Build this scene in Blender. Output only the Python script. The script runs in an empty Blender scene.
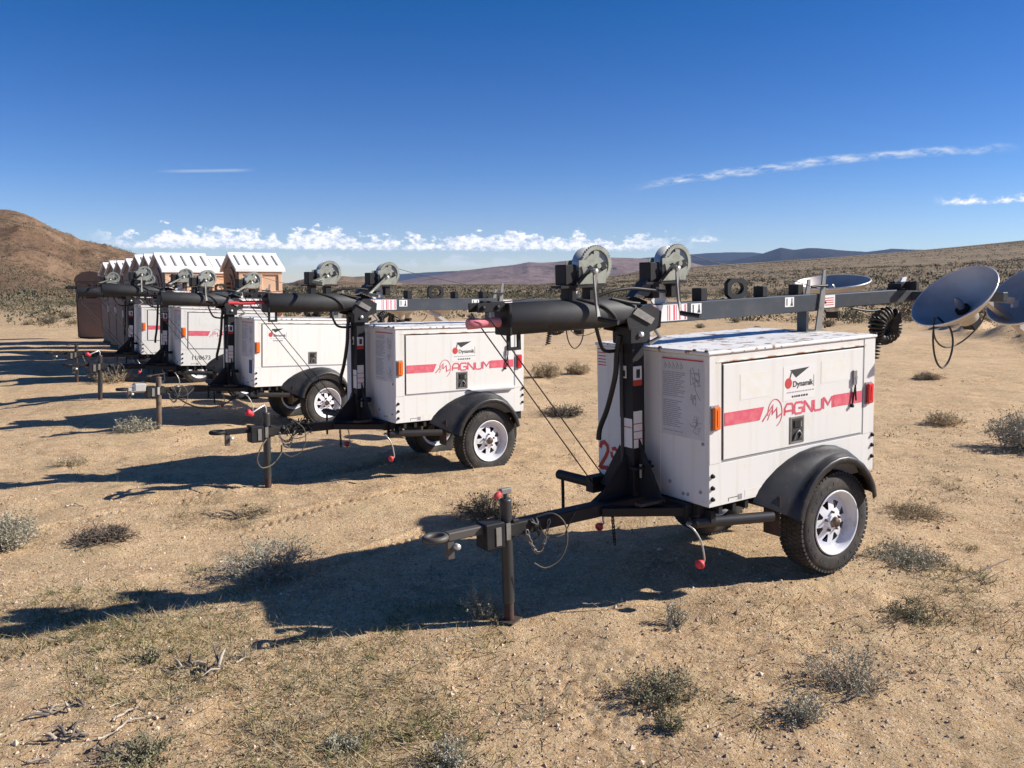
import bpy, math, random
import numpy as np
from mathutils import Vector, Matrix, noise as mnoise
random.seed(7)
RNG = np.random.default_rng(11)
PI = math.pi
R_ = math.radians
scene = bpy.context.scene
COL = scene.collection

# ------------------------------------------------------------------ camera
CAM_H, CAM_PITCH, CAM_F = 2.0181, 0.1143, 873.45
cam_d = bpy.data.cameras.new("camera")
cam = bpy.data.objects.new("camera", cam_d)
COL.objects.link(cam)
cam.location = (0, 0, CAM_H)
cam.rotation_euler = (PI / 2 - CAM_PITCH, 0, 0)
cam_d.sensor_fit = 'HORIZONTAL'
cam_d.sensor_width = 36
cam_d.lens = 36 * CAM_F / 1024
cam_d.clip_start = 0.05
cam_d.clip_end = 90000
scene.camera = cam

# ------------------------------------------------------------------ sun and sky
SUN_TRAVEL_AZ = R_(184)      # direction in which the light travels over the ground
SUN_EL = R_(32)
sun_d = bpy.data.lights.new("sun", 'SUN')
sun_d.energy = 5.0
sun_d.angle = R_(0.53)
sun_d.color = (1.0, 0.945, 0.865)
sun = bpy.data.objects.new("sun", sun_d)
COL.objects.link(sun)
tdir = Vector((math.cos(SUN_TRAVEL_AZ) * math.cos(SUN_EL), math.sin(SUN_TRAVEL_AZ) * math.cos(SUN_EL), -math.sin(SUN_EL)))
sun.rotation_euler = tdir.to_track_quat('-Z', 'Y').to_euler()
sun.location = (30, 5, 40)

world = bpy.data.worlds.new("World")
scene.world = world
world.use_nodes = True
wt = world.node_tree
for n in list(wt.nodes):
    wt.nodes.remove(n)

def W(kind, **kw):
    n = wt.nodes.new(kind)
    for k, v in kw.items():
        setattr(n, k, v)
    return n

def wl(a, b):
    wt.links.new(a, b)

def wmath(op, a, b=None, clamp=False):
    n = W('ShaderNodeMath', operation=op)
    n.use_clamp = clamp
    for i, v in enumerate((a, b)):
        if v is None:
            continue
        if isinstance(v, (int, float)):
            n.inputs[i].default_value = v
        else:
            wl(v, n.inputs[i])
    return n.outputs[0]

def wramp(v, pts):
    n = W('ShaderNodeValToRGB')
    wl(v, n.inputs[0])
    el = n.color_ramp.elements
    while len(el) < len(pts):
        el.new(0.5)
    for e, (p, c) in zip(el, pts):
        e.position = p
        e.color = (c, c, c, 1) if isinstance(c, (int, float)) else (*c, 1)
    return n.outputs[0]

sky = W('ShaderNodeTexSky', sky_type='NISHITA')
sky.sun_disc = False
sky.sun_elevation = SUN_EL
# direction towards the sun
sd = -tdir
sky.sun_rotation = math.atan2(sd.x, sd.y)
sky.altitude = 900
sky.air_density = 0.75
sky.dust_density = 0.35
sky.ozone_density = 2.2
tc = W('ShaderNodeTexCoord')
sep = W('ShaderNodeSeparateXYZ')
wl(tc.outputs['Generated'], sep.inputs[0])
X_, Y_, Z_ = sep.outputs
az = wmath('ARCTAN2', X_, Y_)                       # radians, 0 = ahead, + = right
hyp = wmath('SQRT', wmath('ADD', wmath('MULTIPLY', X_, X_), wmath('MULTIPLY', Y_, Y_)))
el = wmath('ARCTAN2', Z_, hyp)
def deg(v): return wmath('MULTIPLY', v, 180 / PI)
azd, eld = deg(az), deg(el)

def cloud_noise(sx, sy, off, detail=9, rough=0.62, dist=0.0):
    c = W('ShaderNodeCombineXYZ')
    wl(wmath('MULTIPLY', azd, sx), c.inputs[0])
    wl(wmath('MULTIPLY', eld, sy), c.inputs[1])
    c.inputs[2].default_value = off
    n = W('ShaderNodeTexNoise')
    wl(c.outputs[0], n.inputs['Vector'])
    n.inputs['Scale'].default_value = 1
    n.inputs['Detail'].default_value = detail
    n.inputs['Roughness'].default_value = rough
    n.inputs['Distortion'].default_value = dist
    return n.outputs['Fac']

def band(v, lo, lo2, hi2, hi):
    def mr(a, b, x):
        n = W('ShaderNodeMapRange', interpolation_type='SMOOTHSTEP')
        wl(x, n.inputs['Value'])
        n.inputs['From Min'].default_value = a
        n.inputs['From Max'].default_value = b
        n.inputs['To Min'].default_value = 0
        n.inputs['To Max'].default_value = 1
        return n.outputs[0]
    return wmath('MULTIPLY', mr(lo, lo2, v), mr(hi, hi2, v))

# row of cumulus low over the horizon: a flat base and billowed tops
big = cloud_noise(0.30, 0.10, 3.3, 3, 0.5)
bil = cloud_noise(1.05, 1.7, 9.1, 8, 0.58, 0.15)
bil2 = cloud_noise(2.6, 4.2, 4.4, 5, 0.6)
def cumulus(base, thick, a0, a1, a2, a3, gain, thr, bl):
    top = wmath('ADD', wmath('MULTIPLY', wmath('SUBTRACT', bl, 0.5), thick * 3.7), wmath('MULTIPLY', wmath('SUBTRACT', big, thr), gain))
    t = wmath('SUBTRACT', wmath('ADD', top, base + thick * 0.6), eld)        # >0 inside
    ragged = wmath('MULTIPLY', wmath('SUBTRACT', bil2, 0.5), 0.55)
    m1 = W('ShaderNodeMapRange', interpolation_type='SMOOTHSTEP')
    wl(wmath('ADD', t, ragged), m1.inputs['Value'])
    m1.inputs['From Min'].default_value = -0.02
    m1.inputs['From Max'].default_value = 0.40
    m2 = W('ShaderNodeMapRange', interpolation_type='SMOOTHSTEP')
    wl(wmath('ADD', eld, wmath('MULTIPLY', ragged, 0.7)), m2.inputs['Value'])
    m2.inputs['From Min'].default_value = base - 0.16
    m2.inputs['From Max'].default_value = base + 0.12
    return wmath('MULTIPLY', wmath('MULTIPLY', m1.outputs[0], m2.outputs[0]), band(azd, a0, a1, a2, a3))

cA = cumulus(2.22, 0.92, -26.0, -22.5, 6.0, 13.0, 3.0, 0.37, bil)
cA2 = cumulus(2.72, 0.20, -2, 3, 12.6, 13.6, 1.8, 0.52, bil)
bilB = cloud_noise(0.8, 1.5, 21.0, 7, 0.6)
cB = wmath('MULTIPLY', cumulus(1.15, 0.62, -19, -14, -3, 3.5, 3.0, 0.47, bilB), 0.55)
cC = cumulus(4.62, 0.30, 25.2, 27.0, 60, 70, 1.3, 0.38, bil)
# thin streak of cirrus climbing to the right
ar_ = wmath('SUBTRACT', azd, 8.2)
line = wmath('SUBTRACT', eld, wmath('ADD', wmath('SUBTRACT', wmath('MULTIPLY', ar_, 0.155), wmath('MULTIPLY', wmath('MULTIPLY', ar_, ar_), 0.0042)), 6.12))
lw = cloud_noise(0.5, 0.9, 5.0, 6, 0.6)
wis = cloud_noise(0.9, 3.2, 15.0, 9, 0.66, 0.4)
lineo = wmath('ADD', line, wmath('MULTIPLY', wmath('SUBTRACT', lw, 0.5), 0.7))
streak = wmath('MULTIPLY', band(lineo, -0.38, -0.04, 0.06, 0.34), band(azd, 7.0, 11, 25, 31))
streak = wmath('MULTIPLY', streak, wramp(wis, [(0.40, 0.0), (0.64, 0.75)]))
line2 = wmath('SUBTRACT', eld, wmath('ADD', wmath('MULTIPLY', wmath('ADD', azd, 20.0), 0.055), 6.72))
st2 = wmath('MULTIPLY', band(line2, -0.14, 0.0, 0.02, 0.14), band(azd, -22.3, -19.5, -17.5, -15.8))
st2 = wmath('MULTIPLY', st2, 0.28)
cum = wmath('MAXIMUM', wmath('MAXIMUM', cA, cA2), cC)
thin = wmath('MAXIMUM', wmath('MAXIMUM', cB, streak), st2)
shade = wramp(bil2, [(0.36, (0.50, 0.56, 0.68)), (0.56, (1.0, 0.98, 0.96))])

gain = W('ShaderNodeHueSaturation')
gain.inputs['Saturation'].default_value = 1.45
gain.inputs['Value'].default_value = 1.0
wl(sky.outputs[0], gain.inputs['Color'])
# deep clear blue of high desert air
sepc = W('ShaderNodeSeparateColor'); wl(gain.outputs[0], sepc.inputs[0])
comb = W('ShaderNodeCombineColor')
lowr = wmath('ADD', 1.0, wmath('MULTIPLY', wmath('SUBTRACT', 1.0, wmath('DIVIDE', eld, 7.0), clamp=True), 0.40))
wl(wmath('MULTIPLY', wmath('MULTIPLY', wmath('POWER', wmath('MULTIPLY', wmath('MAXIMUM', sepc.outputs[0], 0.0), 1.36), 0.80), 1.32), lowr), comb.inputs[0])
wl(wmath('MULTIPLY', wmath('POWER', wmath('DIVIDE', wmath('MAXIMUM', sepc.outputs[1], 0.0), 2.895), 1.19), 3.55), comb.inputs[1])
wl(wmath('MULTIPLY', wmath('POWER', wmath('DIVIDE', wmath('MAXIMUM', sepc.outputs[2], 0.0), 5.56), 1.22), 7.6), comb.inputs[2])
cloudcol = W('ShaderNodeVectorMath', operation='SCALE')
wl(shade, cloudcol.inputs[0])
cloudcol.inputs['Scale'].default_value = 15.0
mx = W('ShaderNodeMixRGB')
wl(wmath('MULTIPLY', cum, 0.93), mx.inputs['Fac'])
wl(comb.outputs[0], mx.inputs['Color1'])
wl(cloudcol.outputs[0], mx.inputs['Color2'])
mx2 = W('ShaderNodeMixRGB')
wl(thin, mx2.inputs['Fac'])
wl(mx.outputs[0], mx2.inputs['Color1'])
mx2.inputs['Color2'].default_value = (9.5, 10, 10.6, 1)
bg = W('ShaderNodeBackground')
bg.inputs['Strength'].default_value = 0.062
wl(mx2.outputs[0], bg.inputs['Color'])
wo = W('ShaderNodeOutputWorld')
wl(bg.outputs[0], wo.inputs['Surface'])

scene.view_settings.view_transform = 'Standard'
scene.view_settings.look = 'None'
scene.view_settings.exposure = 0.55
scene.view_settings.gamma = 1.0
scene.view_settings.use_curve_mapping = False
scene.render.engine = 'CYCLES'

# ------------------------------------------------------------------ materials
MATS = {}
def mat(name, color, rough=0.6, metal=0.0, streak=None, spec=None, noise_=None, bump=None, coat=0.0, trans=0.0, coords='Object'):
    """noise_: (scale, color2, lo, hi, detail);   bump: (scale, strength, distance)"""
    if name in MATS:
        return MATS[name]
    m = bpy.data.materials.new(name)
    m.use_nodes = True
    t = m.node_tree
    b = t.nodes['Principled BSDF']
    b.inputs['Base Color'].default_value = (*color, 1)
    b.inputs['Roughness'].default_value = rough
    b.inputs['Metallic'].default_value = metal
    if spec is not None:
        b.inputs['Specular IOR Level'].default_value = spec
    if coat:
        b.inputs['Coat Weight'].default_value = coat
        b.inputs['Coat Roughness'].default_value = 0.15
    if trans:
        b.inputs['Transmission Weight'].default_value = trans
    tcn = t.nodes.new('ShaderNodeTexCoord')
    if noise_:
        layers = noise_ if isinstance(noise_, list) else [noise_]
        last = None
        for (sc, c2, lo, hi, det) in layers:
            nz = t.nodes.new('ShaderNodeTexNoise')
            nz.inputs['Scale'].default_value = sc
            nz.inputs['Detail'].default_value = det
            nz.inputs['Roughness'].default_value = 0.6
            t.links.new(tcn.outputs[coords], nz.inputs['Vector'])
            rp = t.nodes.new('ShaderNodeValToRGB')
            rp.color_ramp.elements[0].position = lo
            rp.color_ramp.elements[0].color = (0, 0, 0, 1)
            rp.color_ramp.elements[1].position = hi
            rp.color_ramp.elements[1].color = (1, 1, 1, 1)
            t.links.new(nz.outputs['Fac'], rp.inputs[0])
            mxn = t.nodes.new('ShaderNodeMixRGB')
            t.links.new(rp.outputs[0], mxn.inputs['Fac'])
            if last is None:
                mxn.inputs['Color1'].default_value = (*color, 1)
            else:
                t.links.new(last, mxn.inputs['Color1'])
            mxn.inputs['Color2'].default_value = (*c2, 1)
            last = mxn.outputs[0]
        if streak:
            mp = t.nodes.new('ShaderNodeMapping')
            mp.inputs['Scale'].default_value = (16, 16, 1.1)
            t.links.new(tcn.outputs[coords], mp.inputs['Vector'])
            nz = t.nodes.new('ShaderNodeTexNoise')
            nz.inputs['Scale'].default_value = 1.0; nz.inputs['Detail'].default_value = 7
            t.links.new(mp.outputs[0], nz.inputs['Vector'])
            rp = t.nodes.new('ShaderNodeValToRGB')
            rp.color_ramp.elements[0].position = .52; rp.color_ramp.elements[0].color = (0, 0, 0, 1)
            rp.color_ramp.elements[1].position = .78; rp.color_ramp.elements[1].color = (.34, .34, .34, 1)
            t.links.new(nz.outputs['Fac'], rp.inputs[0])
            mxn = t.nodes.new('ShaderNodeMixRGB')
            t.links.new(rp.outputs[0], mxn.inputs['Fac'])
            t.links.new(last, mxn.inputs['Color1'])
            mxn.inputs['Color2'].default_value = (*streak, 1)
            last = mxn.outputs[0]
        t.links.new(last, b.inputs['Base Color'])
    if bump:
        nb = t.nodes.new('ShaderNodeTexNoise')
        nb.inputs['Scale'].default_value = bump[0]
        nb.inputs['Detail'].default_value = 6
        t.links.new(tcn.outputs[coords], nb.inputs['Vector'])
        bn = t.nodes.new('ShaderNodeBump')
        bn.inputs['Strength'].default_value = bump[1]
        bn.inputs['Distance'].default_value = bump[2]
        t.links.new(nb.outputs['Fac'], bn.inputs['Height'])
        t.links.new(bn.outputs[0], b.inputs['Normal'])
    MATS[name] = m
    return m

WHITE = mat('white_paint', (0.74, 0.735, 0.71), 0.42, noise_=[(2.2, (0.74, 0.72, 0.67), 0.45, 0.75, 8), (9, (0.66, 0.60, 0.50), 0.64, 0.82, 10)], bump=(4, 0.10, 0.012), streak=(0.52, 0.44, 0.33))
ROOFW = mat('roof_paint', (0.82, 0.81, 0.79), 0.5, noise_=[(3.0, (0.74, 0.71, 0.66), 0.45, 0.7, 8), (13, (0.27, 0.16, 0.10), 0.565, 0.62, 3)])
DOORW = mat('door_paint', (0.74, 0.735, 0.705), 0.42, noise_=[(1.8, (0.75, 0.73, 0.67), 0.45, 0.75, 8), (5, (0.70, 0.64, 0.52), 0.62, 0.82, 8)], bump=(3.0, 0.12, 0.016), streak=(0.56, 0.48, 0.36))
RUSTW = mat('rusty_edge', (0.72, 0.66, 0.55), 0.7, noise_=(14, (0.36, 0.17, 0.07), 0.48, 0.62, 8))
BLACK = mat('black_steel', (0.016, 0.016, 0.018), 0.6, spec=0.3, noise_=(6, (0.04, 0.035, 0.03), 0.55, 0.8, 8), bump=(40, 0.1, 0.003))
CHAR = mat('charcoal_tube', (0.032, 0.033, 0.035), 0.62, noise_=(5, (0.07, 0.065, 0.06), 0.5, 0.85, 8))
BEAM = mat('blue_grey_beam', (0.062, 0.070, 0.082), 0.42, noise_=(4, (0.12, 0.12, 0.12), 0.5, 0.85, 8), metal=0.3)
GREYST = mat('grey_steel', (0.27, 0.26, 0.24), 0.5, metal=0.4, noise_=(10, (0.14, 0.11, 0.09), 0.5, 0.75, 8))
WINCH = mat('winch_plating', (0.36, 0.37, 0.31), 0.45, metal=0.45, noise_=(14, (0.24, 0.24, 0.19), 0.45, 0.7, 6))
ZINC = mat('bright_zinc', (0.66, 0.66, 0.63), 0.38, metal=0.5)
RUST = mat('rusty_steel', (0.085, 0.042, 0.027), 0.85, noise_=(12, (0.05, 0.03, 0.025), 0.4, 0.65, 8))
DKRUST = mat('brown_rusty_plate', (0.075, 0.045, 0.032), 0.8, noise_=(10, (0.035, 0.028, 0.025), 0.4, 0.65, 8))
POST = mat('dark_post', (0.05, 0.05, 0.052), 0.42, metal=0.3, noise_=(8, (0.09, 0.08, 0.07), 0.5, 0.8, 8))
POSTG = mat('galvanised_post', (0.22, 0.21, 0.18), 0.5, metal=0.4, noise_=(10, (0.12, 0.08, 0.05), 0.5, 0.75, 8))
POSTR = mat('brown_weathered_post', (0.17, 0.12, 0.085), 0.7, noise_=(10, (0.08, 0.055, 0.04), 0.45, 0.7, 8))
TYRE = mat('tyre_rubber', (0.028, 0.027, 0.026), 0.8, noise_=[(6, (0.075, 0.062, 0.05), 0.45, 0.7, 9), (30, (0.14, 0.115, 0.085), 0.60, 0.75, 8)], bump=(60, 0.2, 0.003))
RIMW = mat("rim_paint", (0.72, 0.73, 0.77), 0.36, noise_=(9, (0.40, 0.34, 0.27), 0.54, 0.78, 9))
HUBM = mat('rusty_hub', (0.18, 0.14, 0.11), 0.6, metal=0.5, noise_=(30, (0.09, 0.045, 0.03), 0.45, 0.6, 6))
FENDER = mat('black_plastic', (0.017, 0.018, 0.021), 0.42, bump=(14, 0.08, 0.01), noise_=[(3.5, (0.045, 0.040, 0.035), 0.48, 0.7, 9), (22, (0.09, 0.078, 0.062), 0.60, 0.75, 8)])
CABLE = mat('black_cable', (0.012, 0.012, 0.013), 0.5)
WIREY = mat('weathered_wire', (0.11, 0.09, 0.065), 0.7)
ZWIRE = mat('bent_zinc_rod', (0.55, 0.54, 0.50), 0.35, metal=0.5)
REDKNOB = mat('red_knob', (0.62, 0.035, 0.05), 0.5, noise_=(20, (0.70, 0.18, 0.17), 0.5, 0.8, 4))
PINK = mat('faded_pink_foam', (0.66, 0.19, 0.23), 0.8, noise_=(10, (0.66, 0.33, 0.32), 0.45, 0.7, 6))
STRIPE = mat('faded_red_vinyl', (0.66, 0.10, 0.15), 0.5, noise_=(25, (0.70, 0.17, 0.20), 0.45, 0.65, 6))
REDL = mat('red_vinyl', (0.55, 0.05, 0.05), 0.5)
REDREF = mat('red_reflector', (0.70, 0.012, 0.025), 0.25, coat=0.5)
AMBER = mat('amber_lens', (0.85, 0.16, 0.012), 0.25, coat=0.5)
INK = mat('black_vinyl', (0.03, 0.03, 0.03), 0.6)
GREYINK = mat('worn_grey_print', (0.30, 0.30, 0.32), 0.7)
SHEET = mat('instruction_sheet', (0.62, 0.62, 0.63), 0.6, noise_=(5, (0.56, 0.55, 0.54), 0.4, 0.7, 6))
GHOST = mat('yellowed_glue_mark', (0.72, 0.695, 0.60), 0.6, noise_=(11, (0.74, 0.735, 0.70), 0.38, 0.55, 8))
LABELW = mat('white_label', (0.76, 0.75, 0.72), 0.5)
SPRAY = mat('red_spray_paint', (0.50, 0.05, 0.03), 0.7)
BLUEL = mat('blue_label', (0.04, 0.07, 0.17), 0.6)
SHELL = mat('lamp_shell', (0.50, 0.46, 0.41), 0.4, metal=0.5)
REFLM = mat('lamp_reflector', (0.56, 0.50, 0.46), 0.55, metal=0.5, noise_=(3.0, (0.36, 0.32, 0.30), 0.4, 0.7, 3))
RIMZ = mat('lamp_rim', (0.72, 0.70, 0.67), 0.35, metal=0.3)
BULB = mat('lamp_bulb', (0.25, 0.26, 0.28), 0.15)
DARKIN = mat('dark_gap', (0.012, 0.011, 0.010), 0.9)
TAN = mat('tan_plastic', (0.70, 0.44, 0.28), 0.55, noise_=(3, (0.60, 0.37, 0.23), 0.45, 0.75, 8))
TAN_SHADE = mat('shaded_brown_plastic', (0.22, 0.135, 0.095), 0.6, noise_=(3, (0.17, 0.105, 0.075), 0.45, 0.75, 8))  # shade of gable ends, doors and dome toilet painted into this brown
TROOF = mat('white_plastic_roof', (0.82, 0.81, 0.78), 0.45, noise_=(3, (0.72, 0.70, 0.66), 0.5, 0.8, 6))
TSLOT = mat('roof_vent_slot', (0.32, 0.29, 0.26), 0.7)

# ------------------------------------------------------------------ mesh builder
CACHE = {}
class MB:
    def __init__(s):
        s.v, s.f, s.m, s.sm, s.mats = [], [], [], [], []
        s.cur = None
    def mi(s, m):
        if m not in s.mats:
            s.mats.append(m)
        return s.mats.index(m)
    def use(s, m):
        s.cur = m
        return s
    def add(s, vs, fs, m=None, smooth=False, M=None):
        m = m or s.cur
        o = len(s.v)
        for p in vs:
            p = Vector(p)
            if M is not None:
                p = M @ p
            s.v.append(tuple(p))
        k = s.mi(m)
        for f in fs:
            s.f.append(tuple(o + i for i in f))
            s.m.append(k)
            s.sm.append(smooth)
        return s
    def box(s, x0, x1, y0, y1, z0, z1, m=None, M=None, bev=0.0):
        if x1 < x0: x0, x1 = x1, x0
        if y1 < y0: y0, y1 = y1, y0
        if z1 < z0: z0, z1 = z1, z0
        if bev <= 0:
            vs = [(x, y, z) for z in (z0, z1) for y in (y0, y1) for x in (x0, x1)]
            fs = [(0, 2, 3, 1), (4, 5, 7, 6), (0, 1, 5, 4), (2, 6, 7, 3), (0, 4, 6, 2), (1, 3, 7, 5)]
            return s.add(vs, fs, m, False, M)
        b = min(bev, (x1 - x0) * .45, (y1 - y0) * .45, (z1 - z0) * .45)
        vs, idx = [], {}
        for i, (x, sx) in enumerate(((x0, 1), (x1, -1))):
            for j, (y, sy) in enumerate(((y0, 1), (y1, -1))):
                for k, (z, sz) in enumerate(((z0, 1), (z1, -1))):
                    idx[i, j, k, 'x'] = len(vs); vs.append((x, y + sy * b, z + sz * b))
                    idx[i, j, k, 'y'] = len(vs); vs.append((x + sx * b, y, z + sz * b))
                    idx[i, j, k, 'z'] = len(vs); vs.append((x + sx * b, y + sy * b, z))
        fs = []
        for i in (0, 1):
            q = [idx[i, 0, 0, 'x'], idx[i, 1, 0, 'x'], idx[i, 1, 1, 'x'], idx[i, 0, 1, 'x']]
            fs.append(q if i else q[::-1])
            q = [idx[0, i, 0, 'y'], idx[0, i, 1, 'y'], idx[1, i, 1, 'y'], idx[1, i, 0, 'y']]
            fs.append(q if i else q[::-1])
            q = [idx[0, 0, i, 'z'], idx[1, 0, i, 'z'], idx[1, 1, i, 'z'], idx[0, 1, i, 'z']]
            fs.append(q if i else q[::-1])
        for j in (0, 1):
            for k in (0, 1):
                q = [idx[0, j, k, 'y'], idx[1, j, k, 'y'], idx[1, j, k, 'z'], idx[0, j, k, 'z']]
                fs.append(q if (j + k) % 2 == 0 else q[::-1])
                q = [idx[j, 0, k, 'x'], idx[j, 1, k, 'x'], idx[j, 1, k, 'z'], idx[j, 0, k, 'z']]
                fs.append(q[::-1] if (j + k) % 2 == 0 else q)
                q = [idx[j, k, 0, 'x'], idx[j, k, 1, 'x'], idx[j, k, 1, 'y'], idx[j, k, 0, 'y']]
                fs.append(q if (j + k) % 2 == 0 else q[::-1])
        for i in (0, 1):
            for j in (0, 1):
                for k in (0, 1):
                    q = [idx[i, j, k, 'x'], idx[i, j, k, 'y'], idx[i, j, k, 'z']]
                    fs.append(q if (i + j + k) % 2 == 0 else q[::-1])
        return s.add(vs, fs, m, False, M)
    def tube(s, path, r, n=8, m=None, caps=True, smooth=True, M=None):
        path = [Vector(p) for p in path]
        rs = r if isinstance(r, (list, tuple)) else [r] * len(path)
        vs, fs = [], []
        prev = None
        for i, p in enumerate(path):
            a = path[max(i - 1, 0)]
            b = path[min(i + 1, len(path) - 1)]
            t = (b - a).normalized()
            if prev is None:
                u = t.orthogonal().normalized()
            else:
                u = (prev - t * prev.dot(t))
                u = u.normalized() if u.length > 1e-6 else t.orthogonal().normalized()
            prev = u
            w = t.cross(u)
            for k in range(n):
                a_ = 2 * PI * k / n
                vs.append(p + (u * math.cos(a_) + w * math.sin(a_)) * rs[i])
        for i in range(len(path) - 1):
            for k in range(n):
                k2 = (k + 1) % n
                fs.append((i * n + k, i * n + k2, (i + 1) * n + k2, (i + 1) * n + k))
        s.add(vs, fs, m, smooth, M)
        if caps:
            o = len(path) - 1
            s.add([vs[k] for k in range(n)], [tuple(range(n))[::-1]], m, False, M)
            s.add([vs[o * n + k] for k in range(n)], [tuple(range(n))], m, False, M)
        return s
    def lathe(s, prof, c=(0, 0, 0), axis=(0, 0, 1), n=32, m=None, smooth=True, M=None, closed=False):
        """prof: (radius, height along axis)"""
        ax = Vector(axis).normalized()
        u = ax.orthogonal().normalized()
        w = ax.cross(u)
        c = Vector(c)
        vs, fs = [], []
        for (r, h) in prof:
            for k in range(n):
                a_ = 2 * PI * k / n
                vs.append(c + ax * h + (u * math.cos(a_) + w * math.sin(a_)) * r)
        L = len(prof)
        for i in range(L if closed else L - 1):
            i2 = (i + 1) % L
            for k in range(n):
                k2 = (k + 1) % n
                fs.append((i * n + k, i * n + k2, i2 * n + k2, i2 * n + k))
        return s.add(vs, fs, m, smooth, M)
    def cable(s, pts, r, n=6, m=None, k=6):
        P = [Vector(p) for p in pts]
        out = []
        for i in range(len(P) - 1):
            a, b, c, d = P[max(i - 1, 0)], P[i], P[i + 1], P[min(i + 2, len(P) - 1)]
            for q in range(k):
                t = q / k
                out.append(.5 * ((2 * b) + (c - a) * t + (2 * a - 5 * b + 4 * c - d) * t * t + (3 * b - a - 3 * c + d) * t ** 3))
        out.append(P[-1])
        return s.tube(out, r, n, m)
    def prism(s, poly, frame, t, m=None):
        """poly: 2D points; frame(u,v,w) -> 3D; t thickness along w"""
        n = len(poly)
        vs = [frame(u, v, 0) for u, v in poly] + [frame(u, v, t) for u, v in poly]
        fs = [tuple(range(n))[::-1], tuple(range(n, 2 * n))]
        for i in range(n):
            j = (i + 1) % n
            fs.append((i, j, n + j, n + i))
        return s.add(vs, fs, m)
    def stroke(s, pts, wd, frame, t, m=None, closed=False):
        """flat ribbon with mitred corners"""
        P = [Vector((a, b)) for a, b in pts]
        n = len(P)
        L, Rr = [], []
        for i in range(n):
            if closed:
                a, b = P[i - 1], P[(i + 1) % n]
            else:
                a, b = P[max(i - 1, 0)], P[min(i + 1, n - 1)]
            d1 = (P[i] - a); d2 = (b - P[i])
            if d1.length < 1e-9: d1 = d2
            if d2.length < 1e-9: d2 = d1
            d1.normalize(); d2.normalize()
            tt = (d1 + d2)
            if tt.length < 1e-6: tt = d1
            tt.normalize()
            nn = Vector((-tt.y, tt.x))
            sc = 1 / max(0.5, abs(nn.dot(Vector((-d1.y, d1.x)))))
            L.append(P[i] + nn * wd / 2 * sc)
            Rr.append(P[i] - nn * wd / 2 * sc)
        rng = range(n if closed else n - 1)
        for i in rng:
            j = (i + 1) % n
            s.prism([tuple(Rr[i]), tuple(Rr[j]), tuple(L[j]), tuple(L[i])], frame, t, m)
        return s
    def build(s, name, parent=None, key=None):
        if key is not None and key in CACHE:
            me = CACHE[key]
        else:
            me = bpy.data.meshes.new(name)
            me.from_pydata(s.v, [], s.f)
            for m in s.mats:
                me.materials.append(m)
            me.polygons.foreach_set('material_index', s.m)
            me.polygons.foreach_set('use_smooth', s.sm)
            me.update()
            if key is not None:
                CACHE[key] = me
        o = bpy.data.objects.new(name, me)
        COL.objects.link(o)
        if parent is not None:
            o.parent = parent
        return o

def np_mesh(name, verts, faces, mats, mi=None, smooth=False, nper=3):
    me = bpy.data.meshes.new(name)
    verts = np.asarray(verts, dtype=np.float32)
    faces = np.asarray(faces, dtype=np.int32)
    me.vertices.add(len(verts))
    me.vertices.foreach_set('co', verts.ravel())
    me.loops.add(faces.size)
    me.loops.foreach_set('vertex_index', faces.ravel())
    me.polygons.add(len(faces))
    me.polygons.foreach_set('loop_start', np.arange(len(faces), dtype=np.int32) * faces.shape[1])
    me.polygons.foreach_set('loop_total', np.full(len(faces), faces.shape[1], dtype=np.int32))
    for m in mats:
        me.materials.append(m)
    if mi is not None:
        me.polygons.foreach_set('material_index', np.asarray(mi, dtype=np.int32))
    me.polygons.foreach_set('use_smooth', np.full(len(faces), bool(smooth)))
    me.update(calc_edges=True)
    me.validate()
    return me

def link_mesh(name, me, parent=None):
    o = bpy.data.objects.new(name, me)
    COL.objects.link(o)
    if parent is not None:
        o.parent = parent
    return o

def empty(name, loc=(0, 0, 0), rot=(0, 0, 0)):
    o = bpy.data.objects.new(name, None)
    o.empty_display_size = 0.2
    COL.objects.link(o)
    o.location = loc
    o.rotation_euler = rot
    return o

def tag(o, label=None, cat=None, group=None, kind=None):
    if label: o['label'] = label
    if cat: o['category'] = cat
    if group: o['group'] = group
    if kind: o['kind'] = kind
    return o

# ------------------------------------------------------------------ ground shape
TR = [[0.92, 5.672, 3.71, .08, .036], [-1.481, 9.049, 3.778, .009, -.006], [-3.952, 12.509, 3.845, -.068, -.034],
      [-5.769, 14.744, 3.752, .015, -.044], [-7.649, 17.786, 3.672, -.033, -.039]]
AX, RW = 1.0863, 0.345
def tmat(q):
    X, Y, yaw, dz, tp = q
    Rz = Matrix.Rotation(yaw, 4, 'Z')
    Ry = Matrix.Rotation(tp, 4, 'Y')
    t = Vector((X, Y, dz + RW)) + Rz @ Vector((-AX, 0, 0))
    return Matrix.Translation(t) @ Rz @ Ry @ Matrix.Translation((AX, 0, -RW))
CP = []
for q in TR:
    M = tmat(q)
    for p, dz in (((-AX, .53, 0), .014), ((-AX, -.53, 0), .014), ((1.125, 0, 0), .0)):
        v = M @ Vector(p)
        CP.append((v.x, v.y, v.z + dz))
CP = np.array(CP)
SG = 0.85
D2 = ((CP[:, None, :2] - CP[None, :, :2]) ** 2).sum(-1)
CW = np.linalg.solve(np.exp(-D2 / (2 * SG * SG)) + np.eye(len(CP)) * 0.02, CP[:, 2])

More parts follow.
